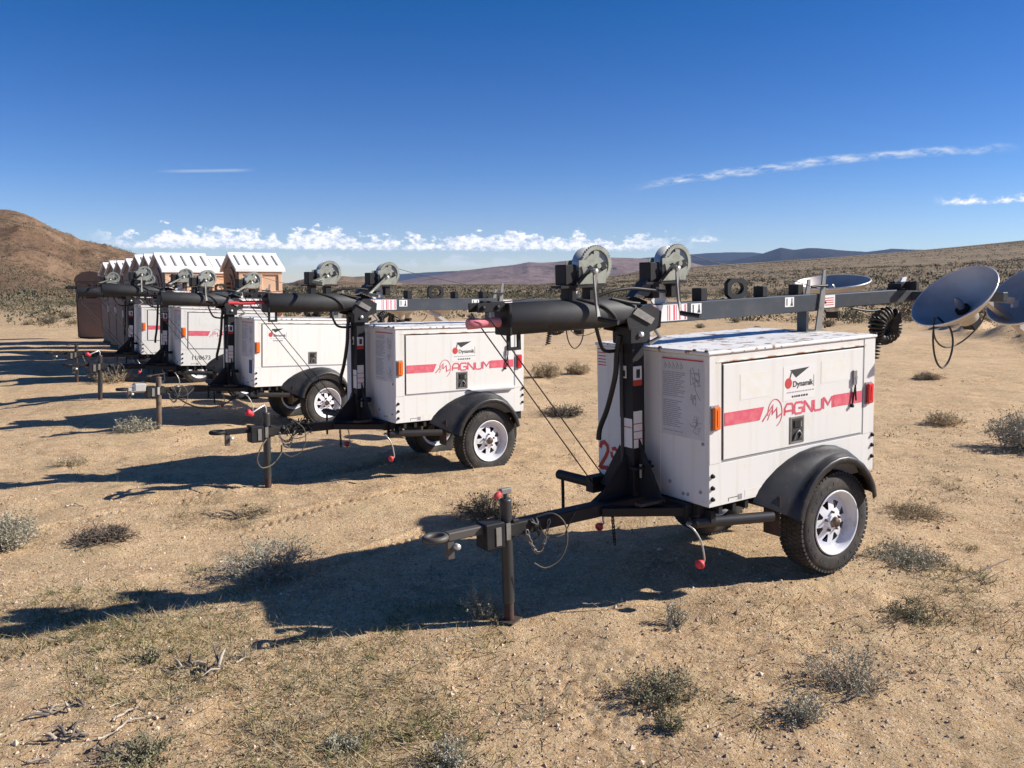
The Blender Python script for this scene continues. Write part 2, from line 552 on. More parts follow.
def _hash(ix, iy, seed):
    h = (ix.astype(np.int64) * 374761393 + iy.astype(np.int64) * 668265263 + seed * 1442695041) & 0xFFFFFFFF
    h = ((h ^ (h >> 13)) * 1274126177) & 0xFFFFFFFF
    h = h ^ (h >> 16)
    return (h & 0xFFFFFF) / float(0xFFFFFF)
def vnoise(x, y, seed=0):
    ix, iy = np.floor(x), np.floor(y)
    fx, fy = x - ix, y - iy
    fx = fx * fx * fx * (fx * (fx * 6 - 15) + 10)
    fy = fy * fy * fy * (fy * (fy * 6 - 15) + 10)
    a = _hash(ix, iy, seed); b = _hash(ix + 1, iy, seed)
    c = _hash(ix, iy + 1, seed); d = _hash(ix + 1, iy + 1, seed)
    return (a + (b - a) * fx) * (1 - fy) + (c + (d - c) * fx) * fy - 0.5
def sstep(a, b, x):
    t = np.clip((x - a) / (b - a), 0, 1)
    return t * t * (3 - 2 * t)
def u_of(x, y):
    return 512 + CAM_F * x / np.maximum(y, 1e-3)
def worley(x, y, seed=0):
    ix, iy = np.floor(x), np.floor(y)
    best = np.full(x.shape, 9.0); sec = np.full(x.shape, 9.0)
    for dx in (-1, 0, 1):
        for dy in (-1, 0, 1):
            cx, cy = ix + dx, iy + dy
            px = cx + _hash(cx, cy, seed); py = cy + _hash(cx, cy, seed + 7)
            d = np.hypot(x - px, y - py)
            sec = np.where(d < best, best, np.minimum(sec, d))
            best = np.minimum(best, d)
    return best, sec
PROF_U = np.array([-3000, 540, 600, 693, 760, 830, 900, 960, 1024, 1200, 1700, 4000.])
PROF_Y = np.array([284, 284, 277, 267, 263.5, 259.5, 255.0, 251.0, 246.5, 240, 232, 232.])
def H(x, y, cell=None):
    x = np.asarray(x, float); y = np.asarray(y, float)
    r = np.hypot(x, y)
    z = np.zeros_like(r)
    for (cx, cy, cz), w in zip(CP, CW):
        z = z + w * np.exp(-((x - cx) ** 2 + (y - cy) ** 2) / (2 * SG * SG))
    # broad undulation
    far = sstep(9, 40, r)
    z = z + vnoise(x / 14, y / 14, 3) * 0.35 * far + vnoise(x / 45, y / 45, 5) * 0.8 * sstep(25, 120, r)
    z = z + vnoise(x / 3.1, y / 3.1, 8) * (0.05 + 0.10 * sstep(10, 30, r))
    z = z + (np.abs(vnoise(x / 1.6, y / .75, 15)) - .2) * .085 * sstep(3.5, 9, r) * (1 - .6 * sstep(30, 60, r))
    # berm beyond the dirt road, right side
    ax_, ay_, bx_, by_ = 24.0, 52.0, 13.5, 17.5
    tx_, ty_ = bx_ - ax_, by_ - ay_
    ln_ = math.hypot(tx_, ty_)
    tt = ((x - ax_) * tx_ + (y - ay_) * ty_) / ln_ ** 2
    dd = ((x - ax_) * ty_ - (y - ay_) * tx_) / ln_ + 0.8 * np.sin(tt * 9)
    z = z + 0.55 * np.exp(-(dd / 0.8) ** 2) * sstep(-.35, .0, tt) * (1 - sstep(.95, 1.25, tt)) * (0.8 + 1.2 * vnoise(x / .7, y / .7, 44))
    # old wheel ruts running across on the right
    for (c0, c1, dep) in ((8.4, .10, .022), (9.9, .10, .022), (12.3, .06, .03), (13.9, .06, .03), (17.5, .02, .04), (19.2, .02, .04), (24.0, .05, .05)):
        q_ = y - (c0 + c1 * x + .25 * np.sin(x * .35 + c0))
        z = z + dep * (np.exp(-((np.abs(q_) - .2) / .09) ** 2) - 1.1 * np.exp(-(q_ / .12) ** 2)) * sstep(1.5, 4, x) * (vnoise(x / 1.2, y, 51) + .7)
    for c0 in (9.15, 7.55, 10.9):
        q_ = (y - (c0 + 1.02 * x + .22 * np.sin(x * 1.1 + c0))) * .70
        al = (x * .70 + y * .71)
        tread = .6 + .4 * np.sign(np.sin(al * 2 * math.pi / .085 + 3 * np.abs(q_) / .05))
        inn = np.exp(-(q_ / .085) ** 4)
        mod_ = sstep(-.25, .15, vnoise(x / .9, y / .9, 53 + int(c0))) * (1 - sstep(-.6, .6, x)) * (1 - sstep(12, 20, r))
        z = z + mod_ * (-.016 * inn * tread + .010 * np.exp(-((np.abs(q_) - .13) / .04) ** 2))
    # long slope rising on the right
    e = (284 - np.interp(np.where(y > 0.1, u_of(x, y), 4000 * np.sign(x)), PROF_U, PROF_Y)) / CAM_F
    z = z + e * r * sstep(math.log(45), math.log(1500), np.log(np.maximum(r, 1))) 
    if cell is None:
        cell = np.maximum(r * 0.003, 0.004)
    for k, (wl_, amp) in enumerate(((1.1, .034), (.45, .022), (.19, .017), (.085, .011), (.04, .0065))):
        fade = np.clip((wl_ / (cell * 2.2)) - 1, 0, 1)
        mod = 0.45 + 1.1 * sstep(-.18, .25, vnoise(x / 1.7 + 31 * k, y / 1.7, 60 + k))
        n = vnoise(x / wl_, y / wl_, 20 + k)
        n = np.where(n > 0, n * 1.15, n * 0.75)
        z = z + n * amp * fade * mod
    return z
def hz(x, y):
    return float(H(np.array([x]), np.array([y]))[0])

def ray(u, v):
    a = (u - 512) / CAM_F; b = -(v - 384) / CAM_F
    c, s = math.cos(CAM_PITCH), math.sin(CAM_PITCH)
    return Vector((a, c + b * s, -s + b * c))
def gp(u, v):
    """where the sight line through a photo pixel meets the ground (used once, to read positions off)"""
    d = ray(u, v)
    z = 0.0
    for _ in range(6):
        t = (z - CAM_H) / d.z
        p = d * t
        z = hz(p.x, p.y)
    return Vector((p.x, p.y, z))
# ------------------------------------------------------------------ ground material
def ground_material():
    m = bpy.data.materials.new('desert_sand')
    m.use_nodes = True
    t = m.node_tree
    b = t.nodes['Principled BSDF']
    b.inputs['Roughness'].default_value = 0.95
    b.inputs['Specular IOR Level'].default_value = 0.12
    tcn = t.nodes.new('ShaderNodeTexCoord')
    def nz(scale, det=8, rough=0.6, dist=0.0, vec=None):
        n = t.nodes.new('ShaderNodeTexNoise')
        n.inputs['Scale'].default_value = scale
        n.inputs['Detail'].default_value = det
        n.inputs['Roughness'].default_value = rough
        n.inputs['Distortion'].default_value = dist
        t.links.new(vec or tcn.outputs['Object'], n.inputs['Vector'])
        return n.outputs['Fac']
    def ramp(v, pts):
        n = t.nodes.new('ShaderNodeValToRGB')
        t.links.new(v, n.inputs[0])
        e = n.color_ramp.elements
        while len(e) < len(pts): e.new(0.5)
        for q, (p, c) in zip(e, pts):
            q.position = p
            q.color = (c, c, c, 1) if isinstance(c, (int, float)) else (*c, 1)
        return n.outputs[0]
    def mix(f, a, b_, mode='MIX'):
        n = t.nodes.new('ShaderNodeMixRGB')
        n.blend_type = mode
        if isinstance(f, float): n.inputs['Fac'].default_value = f
        else: t.links.new(f, n.inputs['Fac'])
        for s_, v in (('Color1', a), ('Color2', b_)):
            if isinstance(v, tuple): n.inputs[s_].default_value = (*v, 1)
            else: t.links.new(v, n.inputs[s_])
        return n.outputs[0]
    # distance from the camera standpoint = world position length: scrub country begins farther out
    sepp = t.nodes.new('ShaderNodeSeparateXYZ')
    t.links.new(tcn.outputs['Object'], sepp.inputs[0])
    ln = t.nodes.new('ShaderNodeVectorMath'); ln.operation = 'LENGTH'
    t.links.new(tcn.outputs['Object'], ln.inputs[0])
    base = ramp(nz(0.55, 6), [(0.30, (0.575, 0.392, 0.222)), (0.50, (0.680, 0.482, 0.278)), (0.70, (0.760, 0.562, 0.338))])
    base = mix(ramp(nz(2.4, 8, 0.65), [(0.48, 0.0), (0.66, 0.75)]), base, (0.40, 0.275, 0.17))
    base = mix(ramp(nz(9.0, 8, 0.7), [(0.48, 0.0), (0.66, 0.8)]), base, (0.84, 0.66, 0.42))
    base = mix(ramp(nz(34.0, 6, 0.7), [(0.56, 0.0), (0.68, 0.65)]), base, (0.34, 0.235, 0.15))
    # coarse grains and gravel
    vor = t.nodes.new('ShaderNodeTexVoronoi')
    vor.inputs['Scale'].default_value = 95
    t.links.new(tcn.outputs['Object'], vor.inputs['Vector'])
    sp = t.nodes.new('ShaderNodeSeparateColor')
    t.links.new(vor.outputs['Color'], sp.inputs[0])
    base = mix(ramp(sp.outputs[0], [(0.90, 0.0), (0.92, 0.55)]), base, (0.26, 0.175, 0.11))
    base = mix(ramp(sp.outputs[1], [(0.84, 0.0), (0.86, 0.7)]), base, (0.90, 0.76, 0.55))
    # dry straw litter on the left foreground
    litter = ramp(nz(1.3, 8, 0.7), [(0.50, 0.0), (0.66, 0.5)])
    base = mix(litter, base, (0.53, 0.43, 0.26))
    # far country: duller, greener brown, with a pale dirt road across
    mr = t.nodes.new('ShaderNodeMapRange')
    t.links.new(ln.outputs['Value'], mr.inputs['Value'])
    mr.inputs['From Min'].default_value = 34
    mr.inputs['From Max'].default_value = 130
    far = mix(ramp(nz(0.06, 8, 0.7), [(0.38, (0.30, 0.225, 0.14)), (0.62, (0.47, 0.37, 0.24))]), (0.38, 0.30, 0.19), (0.5, 0.4, 0.27), 'MIX')
    farn = ramp(nz(0.09, 10, 0.75), [(0.36, (0.17, 0.135, 0.09)), (0.52, (0.29, 0.23, 0.155)), (0.68, (0.45, 0.365, 0.25))])
    col = mix(mr.outputs[0], base, farn)
    col = mix(1.0, col, (0.885, 0.84, 0.80), 'MULTIPLY')
    t.links.new(col, b.inputs['Base Color'])
    # relief: grains, crumbs
    bn1 = t.nodes.new('ShaderNodeBump')
    bn1.inputs['Strength'].default_value = 0.55
    bn1.inputs['Distance'].default_value = 0.022
    t.links.new(nz(26, 10, 0.75), bn1.inputs['Height'])
    bn2 = t.nodes.new('ShaderNodeBump')
    bn2.inputs['Strength'].default_value = 0.55
    bn2.inputs['Distance'].default_value = 0.008
    bn2.invert = True
    t.links.new(vor.outputs['Distance'], bn2.inputs['Height'])
    bn0 = t.nodes.new('ShaderNodeBump')
    bn0.inputs['Strength'].default_value = 0.5
    bn0.inputs['Distance'].default_value = 0.05
    t.links.new(nz(6.5, 10, 0.72), bn0.inputs['Height'])
    t.links.new(bn0.outputs[0], bn1.inputs['Normal'])
    t.links.new(bn1.outputs[0], bn2.inputs['Normal'])
    t.links.new(bn2.outputs[0], b.inputs['Normal'])
    return m
GROUND = ground_material()

def polar_grid(rs, az0, az1, na, hf, wrap=False):
    azs = np.linspace(az0, az1, na, endpoint=not wrap)
    A, Rr = np.meshgrid(azs, rs)
    x, y = Rr * np.sin(A), Rr * np.cos(A)
    z = hf(x, y)
    V = np.stack([x, y, z], -1).reshape(-1, 3)
    nr = len(rs)
    i = np.arange(nr - 1)[:, None]; j = np.arange(na if wrap else na - 1)[None, :]
    j2 = (j + 1) % na
    F = np.stack([i * na + j, i * na + j2, (i + 1) * na + j2, (i + 1) * na + j], -1).reshape(-1, 4)
    return V, F[:, ::-1]

def ground_rows():
    rs = [1.2]
    while rs[-1] < 29000:
        r = rs[-1]
        k = 0.0042 if r < 12 else (0.006 if r < 30 else (0.012 if r < 90 else (0.025 if r < 1500 else 0.09)))
        rs.append(r * (1 + k))
    return np.array(rs)
# one sheet: fine columns ahead, coarse ones behind the camera, the same rows all round
rs = ground_rows()
az_f = np.linspace(R_(-50), R_(50), 900)
az_b = np.linspace(R_(50), R_(310), 70)[1:-1]
azs = np.concatenate([az_f, az_b])
na = len(azs)
A_, R2 = np.meshgrid(azs, rs)
gx, gy = R2 * np.sin(A_), R2 * np.cos(A_)
cellA = np.where(np.abs(A_) <= R_(50.01), R2 * 0.0042, R2 * 0.06)
gz = H(gx, gy, cellA)
# cracked clods trodden round the foreground
pts_c = [(600, 690, .75, 1.0), (610, 705, .45, 1.0), (720, 470, .0, 0), (860, 590, .6, .7), (960, 560, .8, .5), (740, 640, .7, .4)]
dist_b, dist_s = worley(gx / 0.075, gy / 0.075, 5)
clod = np.clip(1 - dist_b * 1.15, 0, 1)
for (u, v, rad, am) in pts_c:
    if am <= 0: continue
    p = gp(u, v)
    w_ = np.exp(-((gx - p.x) ** 2 + (gy - p.y) ** 2) / (2 * (rad * .6) ** 2)) * am
    gz = gz + w_ * (clod - .5) * 0.013 * (R2 < 14)
V = np.stack([gx, gy, gz], -1).reshape(-1, 3)
# centre vertex closes the sheet
nr = len(rs)
i = np.arange(nr - 1)[:, None]; j = np.arange(na)[None, :]
j2 = (j + 1) % na
F = np.stack([i * na + j, (i + 1) * na + j, (i + 1) * na + j2, i * na + j2], -1).reshape(-1, 4)
ctr = len(V)
V = np.vstack([V, [[0, 0, 0]]])
jj = np.arange(na)
C4 = np.stack([np.full(na, ctr), jj, (jj + 1) % na], -1)
me = bpy.data.meshes.new('ground')
me.vertices.add(len(V)); me.vertices.foreach_set('co', V.astype(np.float32).ravel())
lv = np.concatenate([F.ravel(), C4.ravel()]).astype(np.int32)
me.loops.add(len(lv)); me.loops.foreach_set('vertex_index', lv)
me.polygons.add(len(F) + len(C4))
ls = np.concatenate([np.arange(len(F)) * 4, len(F) * 4 + np.arange(len(C4)) * 3]).astype(np.int32)
lt = np.concatenate([np.full(len(F), 4), np.full(len(C4), 3)]).astype(np.int32)
me.polygons.foreach_set('loop_start', ls); me.polygons.foreach_set('loop_total', lt)
me.polygons.foreach_set('use_smooth', np.ones(len(lt), bool))
me.materials.append(GROUND)
me.update(calc_edges=True)
tag(link_mesh('ground', me), kind='structure')

# pale dirt road crossing behind the trailers, 4 mm over the sand
ROADM = mat('packed_dirt', (0.53, 0.38, 0.24), 0.95, noise_=[(0.8, (0.44, 0.31, 0.195), 0.42, 0.65, 8), (6, (0.56, 0.41, 0.27), 0.5, 0.7, 8)], bump=(12, 0.5, 0.02), spec=0.1)
xs = np.linspace(-30, 60, 360)
ws = np.linspace(-1.7, 1.7, 12)
XX, WW = np.meshgrid(xs, ws)
YY = 31.5 + 0.08 * XX + WW * (1 + .12 * np.sin(XX * .6)) + 0.5 * np.sin(XX * .11)
ZZ = H(XX, YY) + 0.045
edge = np.abs(WW) > 1.5
ZZ = np.where(edge, ZZ - 0.09, ZZ)
Vr = np.stack([XX, YY, ZZ], -1).reshape(-1, 3)
n0, n1 = len(ws), len(xs)
i = np.arange(n0 - 1)[:, None]; j = np.arange(n1 - 1)[None, :]
Fr = np.stack([i * n1 + j, i * n1 + j + 1, (i + 1) * n1 + j + 1, (i + 1) * n1 + j], -1).reshape(-1, 4)
tag(link_mesh('dirt_road', np_mesh('dirt_road', Vr, Fr, [ROADM], smooth=True)), kind='structure')

# ------------------------------------------------------------------ hills and mountains
def hill_mat(name, c1, c2, c3, s1, s2, bumpd):
    m = bpy.data.materials.new(name)
    m.use_nodes = True
    t = m.node_tree
    b = t.nodes['Principled BSDF']
    b.inputs['Roughness'].default_value = 0.95
    b.inputs['Specular IOR Level'].default_value = 0.1
    tcn = t.nodes.new('ShaderNodeTexCoord')
    def nz(scale, det=10, rough=0.7):
        n = t.nodes.new('ShaderNodeTexNoise')
        n.inputs['Scale'].default_value = scale; n.inputs['Detail'].default_value = det; n.inputs['Roughness'].default_value = rough
        t.links.new(tcn.outputs['Object'], n.inputs['Vector'])
        return n.outputs['Fac']
    r1 = t.nodes.new('ShaderNodeValToRGB')
    e = r1.color_ramp.elements; e.new(.5)
    for q, (p, c) in zip(e, ((.34, c1), (.5, c2), (.68, c3))):
        q.position = p; q.color = (*c, 1)
    t.links.new(nz(s1), r1.inputs[0])
    r2 = t.nodes.new('ShaderNodeValToRGB')
    r2.color_ramp.elements[0].position = .52; r2.color_ramp.elements[0].color = (0, 0, 0, 1)
    r2.color_ramp.elements[1].position = .66; r2.color_ramp.elements[1].color = (.8, .8, .8, 1)
    t.links.new(nz(s2, 6), r2.inputs[0])
    mx_ = t.nodes.new('ShaderNodeMixRGB')
    t.links.new(r2.outputs[0], mx_.inputs['Fac'])
    t.links.new(r1.outputs[0], mx_.inputs['Color1'])
    mx_.inputs['Color2'].default_value = (c1[0] * .55, c1[1] * .58, c1[2] * .55, 1)
    t.links.new(mx_.outputs[0], b.inputs['Base Color'])
    bn = t.nodes.new('ShaderNodeBump')
    bn.inputs['Strength'].default_value = 0.9; bn.inputs['Distance'].default_value = bumpd
    t.links.new(nz(s2 * .6, 8), bn.inputs['Height'])
    t.links.new(bn.outputs[0], b.inputs['Normal'])
    return m
HILLM = hill_mat('reddish_hill', (0.15, 0.09, 0.06), (0.235, 0.15, 0.095), (0.30, 0.20, 0.13), 0.03, 0.30, 2.2)
HILLM2 = hill_mat('brown_ridge', (0.16, 0.11, 0.075), (0.24, 0.17, 0.115), (0.30, 0.22, 0.15), 0.01, 0.05, 6)
MOUNT = hill_mat('purple_brown_mountain', (0.17, 0.12, 0.11), (0.23, 0.165, 0.15), (0.29, 0.21, 0.19), 0.0006, 0.004, 60)
MOUNT2 = hill_mat('dark_mountain', (0.018, 0.018, 0.022), (0.030, 0.030, 0.034), (0.05, 0.046, 0.046), 0.0004, 0.002, 120)

def ridge_height(prof, r0, rr, r1, rough, seed, wl0, base=0.0):
    pu = np.array([p[0] for p in prof], float); py = np.array([p[1] for p in prof], float)
    def hf(x, y):
        r = np.hypot(x, y)
        u = u_of(x, y)
        e = (284 - np.interp(u, pu, py)) / CAM_F
        d = y                                        # depth along the view axis
        ztop = CAM_H + e * rr
        up = sstep(r0, rr, d) ** 0.85
        dn = 1 - sstep(rr, r1, d)
        body = np.where(d <= rr, up, dn)
        z = (ztop - base) * body
        n = np.zeros_like(z)
        for k in range(6):
            w_ = wl0 / (2.1 ** k)
            n = n + (1 - 2 * np.abs(vnoise(x / w_, y / w_, seed + k)) * 2) * rough / (1.9 ** k)
        side = np.clip((284 - np.interp(u, pu, py)) / 6, 0, 1)
        n = n * side
        z = z + (n - rough * .8) * np.clip(body * 3, 0, 1) * (0.25 + 0.75 * (1 - np.exp(-((d - rr) / (0.25 * rr)) ** 2)))
        return base + z - 1.0 - (1 - side) * 6
    return hf
def hill(name, prof, r0, rr, r1, rough, seed, wl0, material, na=260, nrr=120, base=0.0):
    hf = ridge_height(prof, r0, rr, r1, rough, seed, wl0, base)
    u0, u1 = prof[0][0], prof[-1][0]
    us = np.linspace(u0, u1, na)
    ds = np.exp(np.linspace(math.log(r0 * .95), math.log(r1), nrr))
    U, D = np.meshgrid(us, ds)
    x = (U - 512) / CAM_F * D
    z = hf(x, D)
    V = np.stack([x, D, z], -1).reshape(-1, 3)
    i = np.arange(nrr - 1)[:, None]; j = np.arange(na - 1)[None, :]
    F = np.stack([i * na + j, i * na + j + 1, (i + 1) * na + j + 1, (i + 1) * na + j], -1).reshape(-1, 4)
    tag(link_mesh(name, np_mesh(name, V, F, [material], smooth=True)), kind='structure')
    return hf
profA = [(-900, 262), (-420, 252.5), (-200, 240.5), (-90, 226.5), (-30, 218.0), (5, 215.5), (15, 216.0), (25, 216.5), (40, 221.5), (62, 233.5), (84, 244.0), (100, 246.5), (118, 249.5), (135, 254.0), (160, 261), (200, 272), (230, 277), (262, 285)]
hillA = hill('hill', profA, 105, 420, 900, 3.6, 100, 70, HILLM, 420, 220)
profB = [(262, 286), (285, 282.5), (300, 279), (320, 276.6), (344, 275.6), (369, 277.8), (394, 279.7), (420, 283), (440, 286)]
hill('hill', profB, 500, 1300, 2300, 4, 120, 240, HILLM2, 160, 90)
profB2 = [(560, 287), (600, 279), (626, 274), (640, 270.5), (665, 268.5), (700, 267.5), (760, 266), (800, 268), (830, 276)]
hill('hill', profB2, 1500, 2600, 4200, 8, 140, 420, HILLM2, 160, 90)
profC = [(250, 287), (330, 285), (400, 280.6), (437, 275.6), (470, 271), (500, 267.6), (514, 266), (529, 263.4), (541, 264.4), (553, 264.0), (575, 261.5), (598, 259.4), (609, 258.2), (637, 258.8), (659, 259.6), (690, 263), (715, 268), (745, 275), (770, 286)]
hill('mountain_range', profC, 5500, 11000, 15000, 42, 160, 1900, MOUNT, 420, 120)
profD = [(560, 287), (640, 262), (675, 259), (700, 260.5), (729, 260), (748, 256.6), (760, 253.6), (778, 248.4), (790, 250.8), (806, 249.6), (827, 250.4), (845, 251.6), (863, 252.6), (887, 250), (906, 251), (950, 253), (1010, 256), (1200, 266), (1500, 286)]
hill('mountain_range', profD, 13000, 17500, 21000, 75, 190, 2300, MOUNT2, 420, 100)
profE = [(250, 287), (330, 278), (400, 274.5), (455, 271.4), (520, 272), (600, 262), (660, 257.5), (705, 253.4), (725, 252.6), (752, 252.9), (790, 256), (850, 262), (900, 287)]
hill('mountain_range', profE, 21000, 25000, 28000, 80, 210, 3200, MOUNT2, 260, 80)

# ------------------------------------------------------------------ scrub and litter nobody could count
SCRUB = [mat('creosote_leaf', (0.085, 0.083, 0.050), 0.85, spec=0.1), mat('dry_brush', (0.20, 0.16, 0.10), 0.9, spec=0.1), mat('grey_sage', (0.17, 0.16, 0.11), 0.9, spec=0.1)]
def tufts(xs, ys, zs, wid, hgt, nq, mi, rng):
    """every tuft a bunch of small upright triangles spread through a dome"""
    n = len(xs)
    N = n * nq
    ang = rng.uniform(0, 2 * PI, N); rad = np.sqrt(rng.uniform(0, 1, N)); hh = rng.uniform(0, 1, N)
    W_ = np.repeat(wid, nq); Hh = np.repeat(hgt, nq)
    dome = np.sqrt(np.clip(1 - rad ** 2, 0.05, 1))
    cx = np.repeat(xs, nq) + np.cos(ang) * rad * W_ * .5
    cy = np.repeat(ys, nq) + np.sin(ang) * rad * W_ * .5
    cz = np.repeat(zs, nq) + hh * dome * Hh * .8
    c = np.stack([cx, cy, cz], -1)
    s = (np.minimum(W_, Hh) * rng.uniform(.22, .5, N) * np.sqrt(9.0 / nq))[:, None]
    d1 = rng.normal(size=(N, 3)); d2 = rng.normal(size=(N, 3)); d2[:, 2] = np.abs(d2[:, 2]) + .5
    d1 /= np.linalg.norm(d1, axis=1)[:, None]; d2 /= np.linalg.norm(d2, axis=1)[:, None]
    V = np.stack([c - d1 * s * .5, c + d1 * s * .5, c + d2 * s], 1).reshape(-1, 3)
    F = np.arange(N * 3).reshape(-1, 3)
    return V, F, np.repeat(mi, nq)
def scatter_desert():
    rng = np.random.default_rng(5)
    n = 70000
    a = rng.uniform(R_(-50), R_(50), n)
    r = np.exp(rng.uniform(math.log(48), math.log(1700), n)); r[:22000] = 200 + 1400 * np.sqrt(rng.uniform(0, 1, 22000)); r[22000:42000] = 75 + 350 * rng.uniform(0, 1, 20000)
    x, y = r * np.sin(a), r * np.cos(a)
    dens = 0.72 + 1.3 * vnoise(x / 110, y / 80, 77) + 0.9 * vnoise(x / 16, y / 12, 78)
    u = u_of(x, y)
    dens = dens + np.where((r > 95) & (u < 640), .35, 0)
    keep = (rng.uniform(0, 1, n) < dens) & ((r > 60) | (np.abs(a) > R_(14)) | (rng.uniform(0, 1, n) < .5))
    # the hill starts at 105 m on the left
    keep &= ~((u < 262) & (y > 108))
    # keep the road and the toilets' yard clear
    keep &= ~((x < -4) & (x > -22) & (y < 52))
    x, y, r = x[keep], y[keep], r[keep]
    z = H(x, y)
    big_ = rng.uniform(0, 1, len(x)) ** 2
    wid = .5 + 1.2 * big_ + r * .0014
    hgt = .3 + .75 * big_ + r * .0004
    mi = np.where(rng.uniform(0, 1, len(x)) < .42, 0, np.where(rng.uniform(0, 1, len(x)) < .5, 1, 2))
    near = r < 150
    V1, F1, m1 = tufts(x[near], y[near], z[near], wid[near], hgt[near], 60, mi[near], rng)
    V2, F2, m2 = tufts(x[~near], y[~near], z[~near], wid[~near], hgt[~near], 7, mi[~near], rng)
    V = np.vstack([V1, V2]); F = np.vstack([F1, F2 + len(V1)])
    return V, F, np.concatenate([m1, m2])
V, F, mi = scatter_desert()
tag(link_mesh('desert_scrub', np_mesh('desert_scrub', V, F, SCRUB, mi)), 'low dark and grey scrub covering the desert plain and the long slope behind', 'scrub', kind='stuff')
def scatter_hill():
    rng = np.random.default_rng(6)
    n = 30000
    u = rng.uniform(-500, 262, n); d = 108 + (rng.uniform(0, 1, n) ** 1.2) * 330
    x = (u - 512) / CAM_F * d; y = d
    dens = 0.62 + 1.1 * vnoise(x / 40, y / 40, 91) + (d < 135) * .15
    k = rng.uniform(0, 1, n) < dens
    x, y, d = x[k], y[k], d[k]
    z = hillA(x, y)
    wid = rng.uniform(.5, 1.5, len(x)) + (d < 135) * .8; hgt = wid * .55
    mi = rng.integers(0, 3, len(x))
    return tufts(x, y, z, wid, hgt, 14, mi, rng)
V, F, mi = scatter_hill()
tag(link_mesh('hillside_scrub', np_mesh('hillside_scrub', V, F, SCRUB, mi)), 'sparse dark scrub dotted over the reddish hill at the left', 'scrub', kind='stuff')

GRASS = [mat('dry_straw', (0.40, 0.32, 0.17), 0.85, spec=0.1), mat('young_green_grass', (0.13, 0.15, 0.055), 0.85, spec=0.1), mat('grey_straw', (0.30, 0.26, 0.17), 0.9, spec=0.1)]
def grass():
    rng = np.random.default_rng(9)
    cs = []
    # tuft centres: thick in the left foreground, some patches on the right
    def patch(u0, u1, v0, v1, n, wgt=None):
        us = rng.uniform(u0, u1, n); vs = rng.uniform(v0, v1, n)
        for a_, b_ in zip(us, vs):
            p = gp(a_, b_)
            cs.append((p.x, p.y))
    patch(-60, 470, 625, 790, 850)
    patch(-60, 250, 590, 660, 160)
    patch(380, 500, 606, 640, 90)
    patch(420, 760, 640, 790, 70)
    patch(760, 1080, 600, 790, 110)
    patch(870, 970, 480, 520, 90)
    patch(900, 990, 545, 625, 80)
    patch(170, 260, 500, 530, 50)
    patch(30, 200, 590, 640, 60)
    patch(-50, 1080, 430, 640, 160)
    cs = np.array(cs)
    dn = vnoise(cs[:, 0] / .5, cs[:, 1] / .5, 71) + vnoise(cs[:, 0] / 1.6, cs[:, 1] / 1.6, 72)
    cs = cs[(dn > -.12) & (rng.uniform(0, 1, len(cs)) < .75 + dn)]
    per = 20
    n = len(cs)
    N = n * per
    rad = rng.gamma(2, .05, n)
    th = rng.uniform(0, 2 * PI, N); rr = np.sqrt(rng.uniform(0, 1, N)) * np.repeat(rad, per) * 1.4
    x = np.repeat(cs[:, 0], per) + np.cos(th) * rr; y = np.repeat(cs[:, 1], per) + np.sin(th) * rr * 1.2
    z = H(x, y) - .003
    hgt = rng.uniform(.010, .05, N) * np.repeat(rng.uniform(.5, 1.9, n), per)
    lean = rng.normal(0, 1.3, (N, 2)) * hgt[:, None]
    w = rng.uniform(.0014, .0042, N)
    a = rng.uniform(0, PI, N)
    V = np.stack([np.stack([x - np.cos(a) * w, y - np.sin(a) * w, z], -1), np.stack([x + np.cos(a) * w, y + np.sin(a) * w, z], -1),
                  np.stack([x + lean[:, 0], y + lean[:, 1], z + hgt], -1)], 1).reshape(-1, 3)
    F = np.arange(N * 3).reshape(-1, 3)
    kind = rng.choice([0, 1, 2], n, p=[.48, .20, .32])
    return V, F, np.repeat(kind, per)
V, F, mi = grass()
tag(link_mesh('dry_grass', np_mesh('dry_grass', V, F, GRASS, mi)), 'short dry grass and green sprouts growing in patches on the sand', 'grass', kind='stuff')

